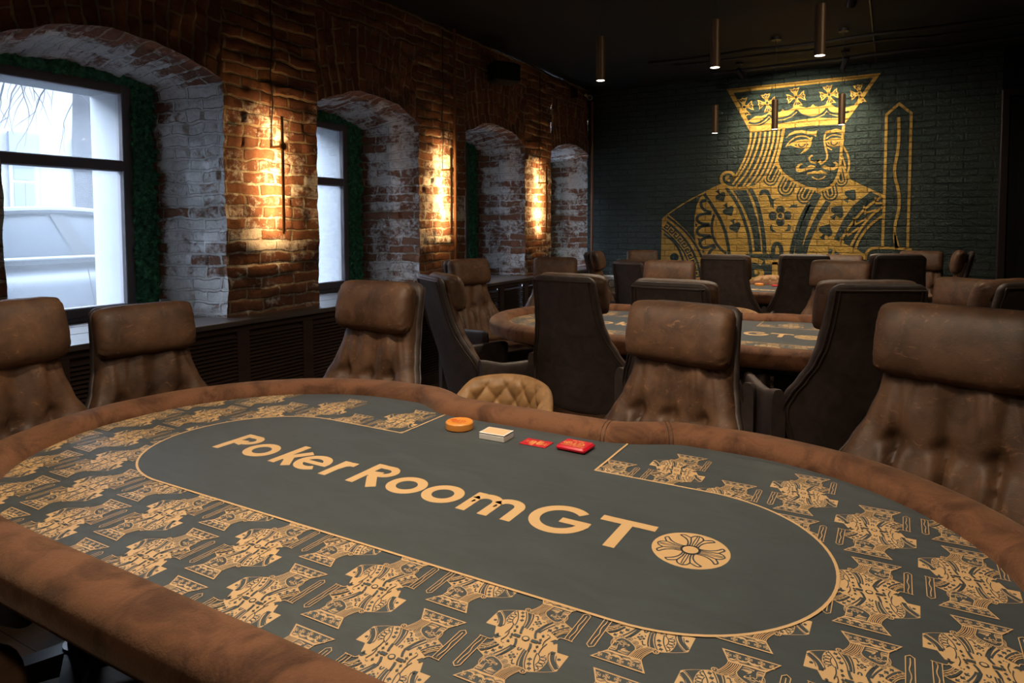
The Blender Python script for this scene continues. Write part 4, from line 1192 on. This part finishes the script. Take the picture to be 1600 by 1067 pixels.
# quilted low dealer chair
def make_dealer():
    t = thing('quilted_chair', 'x', 'chair')
    def top(a): return .84-.20*smooth01(.75, 1.75, abs(a))-.03*(a/1.0)**2*(abs(a) < 1.0)-.03*(abs(a) >= 1.0)
    A = 1.75; na, nh = 150, 56
    def ring(a, h):    # plan curve of the tub: a=0 is the middle of the back
        fl = .035*(h-.45)/.4
        rx, ry = .215+fl, .235+fl
        return Vector((rx*sin(a), .02-ry*cos(a)))
    inner = []; outer = []
    for j in range(nh+1):
        v = j/nh
        for i in range(na+1):
            a = -A+2*A*i/na; zt = top(a); z = .40+(zt-.40)*v; c = ring(a, z)
            nrm_ = Vector((-sin(a), cos(a))).normalized()
            s1 = sin(pi*(a*2.6+z*9.5)); s2 = sin(pi*(a*2.6-z*9.5))
            puff = .020*(abs(s1*s2))**.33 * (1-smooth01(.90, 1.0, v)) * smooth01(.0, .08, min(i, na-i)/na*2)
            roll = .020*smooth01(.80, 1.0, v)**2*0
            edge = sqrt(max(0, 1-max(0, (v-.93)/.07)**2))
            ci = c+nrm_*(puff+.020*edge); co = c-nrm_*(.024*edge)
            inner.append((ci.x, ci.y, z)); outer.append((co.x, co.y, z))
    n = na+1; V = inner+outer; o = len(inner)
    F = [(j*n+i+1, j*n+i, (j+1)*n+i, (j+1)*n+i+1) for j in range(nh) for i in range(na)]
    F += [(o+j*n+i, o+j*n+i+1, o+(j+1)*n+i+1, o+(j+1)*n+i) for j in range(nh) for i in range(na)]
    F += [(nh*n+i, o+nh*n+i, o+nh*n+i+1, nh*n+i+1) for i in range(na)]+[(i, i+1, o+i+1, o+i) for i in range(na)]
    F += [(j*n, o+j*n, o+(j+1)*n, (j+1)*n) for j in range(nh)]+[(j*n+na, (j+1)*n+na, o+(j+1)*n+na, o+j*n+na) for j in range(nh)]
    b = MB(); b.add(V, F); bk = b.build('backrest', M['caramel'], t, smooth=70)
    secs = []
    for i in range(17):
        u = sin(pi/2*(-1+2*i/16))*.999; rr = (1-abs(u)**5)**.5
        secs.append([(c_*.205*(.9+.1*rr), .05+s_*.215*(.9+.1*rr), .435+u*.055) for c_, s_ in (sup(2*pi*k/36, 3) for k in range(36))])
    b = MB(); b.loft(secs); b.build('seat', M['caramel'], t, smooth=60)
    for sx in (-1, 1):
        for sy in (-1, 1):
            b = MB(); b.cyl((sx*.14, .05+sy*.14, .385), (sx*.20, .05+sy*.20, 0), .016, .011, 12); b.build('leg', M['metal'], t)
    return t

chair0 = make_chair(); dealer0 = make_dealer()
used = {'c': False, 'd': False}
def place(px, py, ztop, face, label, which='c'):
    """px,py: where the top of the headrest is; face: direction the sitter looks"""
    src, ref, hh = (chair0, (0, -.37), 1.16) if which == 'c' else (dealer0, (0, -.24), .84)
    o = src if not used[which] else copy_tree(src)
    used[which] = True
    s_ = ztop/hh; rz = atan2(-face[0], face[1])
    rx = cos(rz)*ref[0]-sin(rz)*ref[1]; ry = sin(rz)*ref[0]+cos(rz)*ref[1]
    o.location = (px-rx*s_, py-ry*s_, 0); o.rotation_euler = (0, 0, rz); o.scale = (s_, s_, s_)
    tag(o, label, 'chair', 'high-backed brown leather chairs' if which == 'c' else 'quilted dealer chairs')
CH = [
 (-2.54, 1.05, 1.182, (.96, .15), 'brown leather chair cut by the left edge in front of the large window'),
 (-2.69, 1.645, 1.105, (.98, -.14), 'brown leather chair below the car window, second from the left at the near table'),
 (-1.93, 2.30, 1.18, (-.05, -1), 'brown leather chair at the near table in front of the second window'),
 (-.62, 2.37, 1.150, (-.26, -.97), 'brown leather chair at the near table, just right of the quilted chair'),
 (.185, 2.29, 1.192, (-.38, -.93), 'large brown leather chair at the right edge, at the near table'),
 (-1.74, .06, 1.16, (.35, .94), 'chair at the bottom left corner with only its arm showing'),
 (-2.29, 3.16, 1.14, (.56, .83), 'dark sideways chair at the left front of the middle table, shell lit grey'),
 (-3.0, 4.53, 1.15, (.96, -.28), 'brown leather chair by the window ledge at the left end of the middle table'),
 (-1.475, 3.19, 1.165, (.10, .99), 'dark chair back standing directly behind the quilted chair of the near table'),
 (-2.64, 5.50, 1.13, (.30, -.95), 'brown headrest above the dark chair back that stands behind the near quilted chair'),
 (-1.50, 5.20, 1.142, (.0, -1), 'brown headrest behind the middle table, before the left sleeve of the painted king'),
 (-.885, 3.06, 1.165, (.05, 1), 'dark chair back peeking just above the headrest right of the near quilted chair'),
 (-.31, 5.44, 1.16, (-.25, -.97), 'brown leather chair behind the right end of the middle table'),
 (-.057, 3.07, 1.192, (-.46, .89), 'large dark chair back with a visible arm, left of the rightmost near chair'),
 (.437, 5.03, 1.085, (-.62, -.78), 'brown leather chair facing left, peeking above the large headrest at the right edge'),
 (.53, 4.03, 1.15, (-.80, .60), 'dark headrest of a chair cut by the right edge of the photo'),
 (-2.80, 6.70, 1.135, (.98, .2), 'dark chair seen edge on beside the left corner of the green wall'),
 (-2.0, 5.65, 1.105, (.40, .92), 'dark chair back in front of the white wall box'),
 (-2.74, 8.16, 1.10, (.50, -.87), 'small brown headrest against plain green wall, left of the painted king'),
 (-1.2, 5.67, 1.17, (.02, 1), 'dark chair back left of the painted letters GT'),
 (-.641, 6.14, 1.165, (-.14, .99), 'dark chair back right of the painted letters GT'),
 (-.45, 8.05, 1.09, (0, -1), 'brown headrest sliver behind the farthest table, under the painted cuff'),
 (.05, 6.20, 1.18, (-.30, .95), 'dark chair back below the hilt of the painted sword'),
 (.27, 8.25, 1.138, (-.12, -.99), 'brown leather chair just right of the painted sword hilt'),
 (.594, 7.33, 1.177, (-.99, .05), 'brown leather chair seen from the side at the right end of the farthest table'),
]
for a in CH: place(*a)
place(-1.30, 2.355, .815, (-.05, -1), 'caramel quilted low chair at the dealer side of the near table', 'd')
place(-1.02, 5.17, .80, (.05, -1), 'quilted low chair half hidden by a headrest at the dealer side of the middle table', 'd')
place(-1.16, 8.12, .84, (0, -1), 'quilted low chair at the farthest table below the painted letters', 'd')

# ------------------------------------------------------------------ pendant lamps
def make_pendant(z, big=True):
    t = thing('pendant_lamp', 'x', 'pendant lamp')
    r, h = .030, .285
    b = MB(); b.lathe([(r-.003, .014), (r-.003, 0), (r, .0), (r, h-.004), (r-.004, h), (.002, h)], 28); b.build('lamp_tube', M['bronze'], t)
    b = MB(); b.lathe([(.001, .001), (r-.0032, .001), (r-.0032, .012), (.001, .012)], 24); b.build('lamp_lens', M['lamp_face'], t)
    b = MB(); b.cyl((0, 0, h), (0, 0, ZC-z-.02), .0022, .0022, 8); b.build('cord', M['black'], t)
    b = MB(); b.lathe([(.001, ZC-z-.028), (.045, ZC-z-.028), (.045, ZC-z-.001), (.001, ZC-z-.001)], 20); b.build('ceiling_cup', M['black'], t)
    return t
PZ = 2.365
pen = make_pendant(PZ)
PL = [(1.35, (-1.66, -1.0, -.40), 'over the near table'), (4.21, (-1.70, -.96, -.38), 'over the middle table'), (7.07, (-1.605, -1.03, -.44), 'over the farthest table')]
first = True
for y, xs, wh in PL:
    for x, sd in zip(xs, ('left', 'middle', 'right')):
        o = pen if first else copy_tree(pen); first = False
        o.location = (x, y, PZ if y < 6 else 2.345)
        tag(o, 'bronze cylinder pendant lamp %s, %s of three' % (wh, sd), 'pendant lamp', 'cylinder pendant lamps')
        light('pendant_light', 'SPOT', (x, y, o.location.z-.012), P_PENDANT, WARM, (x, y, 0), spot_size=2.3, spot_blend=.9, shadow_soft_size=.03)

# ------------------------------------------------------------------ ceiling spots
def make_spot(loc, target, label):
    t = thing('ceiling_spotlight', label, 'spotlight', loc, 0)
    d = (Vector(target)-Vector(loc)).normalized()
    b = MB(); b.cyl((0, 0, ZC-loc[2]), (0, 0, .02), .008, .008, 10); b.cyl((0, 0, ZC-loc[2]), (0, 0, ZC-loc[2]-.02), .04, .04, 16); b.build('stem', M['black'], t)
    b = MB(); b.cyl(-d*.05, d*.07, .032, .036, 20); b.build('lamp_head', M['black_gloss'], t)
    b = MB(); b.cyl(d*.0702, d*.0712, .028, .028, 16); b.build('lamp_lens', M['lamp_face'], t)
    return d
for (x, y, z, tx, tz, lb) in ((-1.56, 8.05, 3.14, -1.05, 2.35, 'small black spotlight on the ceiling near the left tip of the painted crown'), (-.48, 8.05, 3.13, -.85, 2.35, 'small black spotlight on the ceiling near the right tip of the painted crown')):
    d = make_spot((x, y, z), (tx, YBACK, tz), lb)
    p = Vector((x, y, z))+d*.09
    light('mural_light', 'SPOT', p, P_MURAL*.35, (1, .80, .55), (tx, YBACK, tz), spot_size=2.0, spot_blend=1.0, shadow_soft_size=.03)
for (x, y, tx, ty, tz, lb) in ((.4, -.5, -1.2, 1.6, .8, 'added black fill spotlight above the camera, right of the near table'), (-2.2, -.4, -1.6, 2.0, .9, 'added black fill spotlight above the front left of the near table'), (1.3, 3.0, -1.0, 4.4, .8, 'added black fill spotlight right of the middle table'), (-.3, 5.7, -1.05, 8.7, 1.3, 'added black fill spotlight for the mural, before the farthest table')):  # all four lamps are added as extra fill light
    d = make_spot((x, y, 3.1), (tx, ty, tz), lb)
    light('added_fill_light', 'SPOT', Vector((x, y, 3.1))+d*.09, P_CEIL_FILL*(1.7 if ty > 8 else .45 if x == .4 else 1), WARM, (tx, ty, tz), spot_size=1.6, spot_blend=1.0, shadow_soft_size=.05)
CONDUITS = [((-2.4, 7.35, 3.20), (XR, 7.2, 3.20), .018), ((-2.2, 7.62, 3.21), (XR, 7.62, 3.21), .014), ((-1.9, 8.2, 3.20), (XR, 8.0, 3.20), .02), ((-.2, 6.2, 3.22), (-.2, 8.6, 3.22), .010)]
for k, (p, q, r) in enumerate(CONDUITS):
    b = MB(); n = 14; P = [Vector(p).lerp(Vector(q), i/n)+Vector((.0, .02*sin(i*1.7+k), -.012*abs(sin(i*1.1)))) for i in range(n+1)]
    b.tube(P, r, 8); tag(b.build('ceiling_cable', M['black']), 'black cable run fixed under the dark ceiling near the mural', 'cable', 'cables under the ceiling')

# ------------------------------------------------------------------ wall sconces
def make_sconce():
    t = thing('wall_sconce', 'x', 'wall lamp')
    b = MB(); b.rbox((-.008, -.0075, -.585), (.008, .0075, .20), .002); b.build('bar', M['brass'], t)
    b = MB(); b.add([(-.0086, -.0042, -.57), (-.0086, .0042, -.57), (-.0086, .0042, .19), (-.0086, -.0042, .19)], [(3, 2, 1, 0)]); b.build('led_strip', M['led'], t, smooth=0)
    b = MB(); b.cyl((-.004, 0, 0), (.014, 0, 0), .025, .025, 28); b.build('hub', M['brass'], t)
    b = MB(); b.cyl((-.11, 0, 0), (-.004, 0, 0), .010, .010, 14); b.build('wall_arm', M['brass'], t)
    b = MB(); b.tube([(-.094, -.004, .0), (-.096, -.006, .12), (-.090, .006, .30), (-.095, -.008, .48), (-.090, .0, .62)]+[(-.088, .004*sin(k), .62+k*.065) for k in range(1, 10)]+[(-.088, 0, 1.29)], .0042, 6); b.build('power_cord', M['black'], t)
    return t
sc0 = make_sconce()
for i, (y, z, lb) in enumerate(((3.21, 1.945, 'nearest thin brass bar wall lamp glowing on the first brick pier'), (5.195, 1.928, 'thin brass bar wall lamp glowing on the second brick pier, beside the brown pipe'), (7.17, 1.91, 'farthest thin brass bar wall lamp glowing on the third brick pier'))):
    o = sc0 if i == 0 else copy_tree(sc0)
    o.location = (-3.572, y, z); tag(o, lb, 'wall lamp', 'bar wall lamps')

# ------------------------------------------------------------------ small wall fittings
b = MB(); b.cyl((-3.625, 5.335, SILL), (-3.625, 5.335, ZC), .014, .014, 14)
tag(b.build('heating_pipe', M['brown_pipe']), 'vertical brown pipe on the second lit brick pier', 'pipe')
b = MB(); b.cyl((-3.60, 8.62, SILL), (-3.60, 8.62, 3.08), .015, .015, 14)
tag(b.build('copper_pipe', M['copper']), 'vertical copper coloured pipe in the corner of brick and green walls', 'pipe')
t = thing('wall_speaker', 'black loudspeaker on the brick wall under the ceiling', 'loudspeaker', (-3.52, 6.08, 2.97), -.5)
b = MB(); b.rbox((-.09, -.15, -.10), (.10, .15, .10), .018); b.build('cabinet', M['black'], t)
b = MB(); b.rbox((.101, -.135, -.085), (.108, .135, .085), .003); b.build('grille', M['black_gloss'], t)
b = MB(); b.box((-.15, -.02, -.02), (-.09, .02, .02)); b.build('bracket', M['black'], t)
t = thing('security_camera', 'small white security camera at the top of the wall corner', 'camera', (-3.58, 8.48, 3.12), 0)
b = MB(); b.cyl((.03, -.06, -.02), (-.03, .05, .01), .033, .033, 20); b.build('body', M['white'], t)
b = MB(); b.cyl((.036, -.071, -.023), (.0302, -.0603, -.0202), .024, .026, 18); b.build('lens', M['black_gloss'], t)
b = MB(); b.cyl((-.03, .05, .01), (-.09, .06, .05), .012, .02, 12); b.build('mount', M['white'], t)
t = thing('cable_box', 'small black box hanging beside the security camera', 'junction box', (-3.60, 8.10, 3.12), 0)
b = MB(); b.rbox((-.07, -.04, -.07), (-.0, .04, .06), .006); b.build('box', M['black'], t)
b = MB(); b.tube([(-.05, -.04, .05), (-.03, -.3, .08), (-.03, -.6, .075), (-.04, -.9, .10), (-.05, -1.1, .12)], .012, 8); b.build('cord', M['black'], t)
t = thing('wall_box', 'white box with a round ring standing low against the green wall by the corner', 'appliance', (-3.32, YBACK-.002, .60), 0)
b = MB(); b.rbox((-.14, -.11, -.60), (.14, 0, .125), .012); b.build('case', M['white'], t)
b = MB(); b.tube([(.03+.055*cos(k*pi/12), -.112, .02+.055*sin(k*pi/12)) for k in range(24)], .006, 8, closed=True); b.build('ring', M['steel'], t)
t = thing('canister', 'small black canister on the window ledge beside the moss of the large window', 'canister', (-4.06, 2.66, SILL+.001), 0)
b = MB(); b.lathe([(.001, 0), (.03, 0), (.03, .09), (.026, .095), (.001, .095)], 20); b.build('body', M['black_gloss'], t)
b = MB(); b.lathe([(.001, .0955), (.031, .0955), (.031, .115), (.001, .115)], 20); b.build('lid', M['steel'], t)

# ------------------------------------------------------------------ street outside
b = MB(); b.box((-40, -25, -.25), (XG-.25, 45, -.1)); tag(b.build('street', M['asphalt'], smooth=0), kind='structure')
XF = -14.0
fb = thing('street_building', 'pale plastered building with tall windows across the street', 'building', (XF, 0, -.1))
b = MB(); b.box((-3, -20, 0), (0, 45, 5.6)); b.build('wall', M['facade'], fb, smooth=0)
b = MB(); b.box((0, -20, 4.55), (.10, 45, 4.72)); b.box((0, -20, 4.72), (.16, 45, 4.80)); b.box((0, -20, .0), (.12, 45, .7)); b.box((0, -20, 5.35), (.4, 45, 5.6)); b.build('cornice', M['facade_trim'], fb, smooth=0)
for k in range(-8, 16):
    y = 6.46+1.12*k
    b = MB(); b.box((.0, y-.24, .95), (.06, y+.24, 3.2)); fr_ = b.build('window', M['far_frame'], fb, smooth=0)
    b = MB(); b.box((.061, y-.17, 1.05), (.07, y-.01, 2.3)); b.box((.061, y+.01, 1.05), (.07, y+.17, 2.3)); b.box((.061, y-.17, 2.36), (.07, y+.17, 2.7)); b.build('pane', M['far_glass'], fr_, smooth=0)
    b = MB(); b.box((.06, y-.25, 2.8), (.12, y+.25, 3.22)); b.build('blind_box', M['far_glass'], fr_, smooth=0)

rt = random.Random(11)
def make_tree(x, y, label):
    t = thing('street_tree', label, 'tree', (x, y, -.1))
    b = MB(); b.tube([(0, 0, 0), (.02, .03, 1.2), (-.02, .0, 2.6), (.03, .04, 4.2), (0, -.1, 6.5)], [.19, .165, .15, .13, .08], 12); b.build('trunk', M['bark'], t)
    def branch(p, d, l, r, depth, mb):
        P = [p]; q = Vector(p); dd = Vector(d)
        for k in range(6):
            dd = (dd+Vector((rt.uniform(-.2, .2), rt.uniform(-.25, .25), rt.uniform(-.22, .10)-(.10 if depth > 0 else 0)))).normalized(); q = q+dd*l/6; P.append(q.copy())
        mb.tube(P, [r*(1-.12*k) for k in range(7)], 5)
        if depth < 3:
            for k in (1, 2, 3, 4, 5, 6):
                if rt.random() < .75: branch(P[k], (dd+Vector((rt.uniform(-.8, .8), rt.uniform(-1, 1), rt.uniform(-.8, .3)))).normalized(), l*.6, r*.45, depth+1, mb)
    for (z, dy, dz) in ((2.55, 1, .9), (3.4, -1, .5), (4.0, .8, .4), (4.4, -.9, .2), (4.9, .2, .5)):
        mb = MB(); branch(Vector((0, 0, z)), Vector((.3, dy, dz)).normalized(), 2.4, .055, 0, mb); mb.build('branch', M['bark'], t)
make_tree(-9.3, 5.05, 'bare street tree with drooping twigs seen through the large window')
make_tree(-9.3, 12.6, 'bare street tree seen through the second window')

def make_car():
    t = thing('parked_car', 'x', 'car')
    # lower body: sections along the length (local Y forward), half width and heights
    prof = [(-2.35, .62, .42, .72), (-2.28, .78, .30, .90), (-1.9, .88, .24, .98), (-1.2, .91, .20, 1.07), (0, .915, .20, 1.075), (1.0, .91, .20, 1.05), (1.75, .88, .22, .93), (2.15, .80, .26, .82), (2.35, .62, .36, .66)]
    secs = []
    for y, hw, z0, z1 in prof:
        q = []
        for k in range(32):
            c_, s_ = sup(2*pi*k/32, 4.0); z = (z0+z1)/2+s_*(z1-z0)/2
            q.append((c_*hw*(1-.05*abs(s_)**3), y, z))
        secs.append(q)
    b = MB(); b.loft(secs); body = b.build('body', M['car_paint'], t, smooth=50)
    # cabin: glass house then roof
    def house(name, mat, ins, ztab, par):
        secs = []
        for y, hw, z1 in ztab:
            z0 = 1.03; q = [(-hw-ins, y, z0), (hw+ins, y, z0), ((hw+ins)*.97, y, z0+(z1-z0)*.35), (hw*.86+ins, y, z1-.02), (hw*.70, y, z1+.012), (-hw*.70, y, z1+.012), (-hw*.86-ins, y, z1-.02), (-(hw+ins)*.97, y, z0+(z1-z0)*.35)]
            secs.append(q)
        b = MB(); b.loft(secs); return b.build(name, mat, par, smooth=40)
    tab = [(-1.95, .80, 1.07), (-1.5, .82, 1.29), (-1.0, .83, 1.42), (-.3, .835, 1.47), (.2, .835, 1.445), (.55, .82, 1.37), (1.0, .80, 1.20), (1.3, .80, 1.07)]
    house('glass', M['car_glass'], 0, tab, t)
    for s_ in (-1, 1):
        b = MB()
        # roof rail, pillars and belt line
        rl = [(-1.75, 1.16), (-1.5, 1.285), (-1.0, 1.425), (-.3, 1.475), (.2, 1.45), (.55, 1.375), (1.0, 1.205), (1.25, 1.08)]
        P = [(s_*(.735 if z > 1.2 else .79), y, z) for y, z in rl]; b.tube(catmull(P, 3), .032, 8); b.build('roof_rail', M['car_paint'], t)
        b = MB(); b.tube([(s_*.835, -1.85, 1.072), (s_*.845, 0, 1.078), (s_*.825, 1.2, 1.07)], .014, 8); b.build('belt_trim', M['chrome'], t)
        b = MB(); b.add([(s_*.845, -.10, 1.05), (s_*.845, .08, 1.05), (s_*.735, -.16, 1.46), (s_*.735, -.28, 1.46)], [(0, 1, 2, 3)]); b.add([(s_*.848, -.10, 1.05), (s_*.848, .08, 1.05), (s_*.738, -.16, 1.46), (s_*.738, -.28, 1.46)], [(3, 2, 1, 0)]); b.build('pillar', M['black'], t)
        for yh in (.10, -1.0):
            b = MB(); b.tube(catmull([(s_*.90, yh, .965), (s_*.93, yh+.05, .97), (s_*.93, yh+.17, .97), (s_*.90, yh+.22, .965)], 4), .016, 8); b.build('door_handle', M['car_paint'], t)
        b = MB(); b.tube([(s_*.917, -.05, .98), (s_*.917, .0, .7), (s_*.905, .02, .30)], .004, 5); b.build('door_gap', M['black'], t)
        for yw in (-1.42, 1.42):
            b = MB(); b.cyl((s_*.70, yw, .33), (s_*.925, yw, .33), .33, .33, 28); wh = b.build('wheel', M['tyre'], t); b = MB(); b.cyl((s_*.925, yw, .33), (s_*.93, yw, .33), .21, .21, 24); b.build('rim', M['chrome'], wh)
        b = MB(); b.rbox((s_*.95-.09, .98, 1.0), (s_*.95+.09, 1.10, 1.13), .02); b.build('mirror', M['car_paint'], t)
    b = MB(); secs = []
    for y, hw, z1 in tab[1:6]: secs.append([(-hw*.86, y, z1-.015), (-hw*.6, y, z1+.02), (0, y, z1+.035), (hw*.6, y, z1+.02), (hw*.86, y, z1-.015)])
    b.loft(secs, False, False, closed=False); b.build('roof', M['car_paint'], t)
    return t
car = make_car(); car.location = (-7.3, 3.50, -.02); car.scale = (1, 1, 1.07)
tag(car, 'silver car parked right outside the large window', 'car', 'cars parked outside')
c2 = copy_tree(car); c2.location = (-7.3, 8.7, -.02); tag(c2, 'silver car parked outside the second window', 'car', 'cars parked outside')
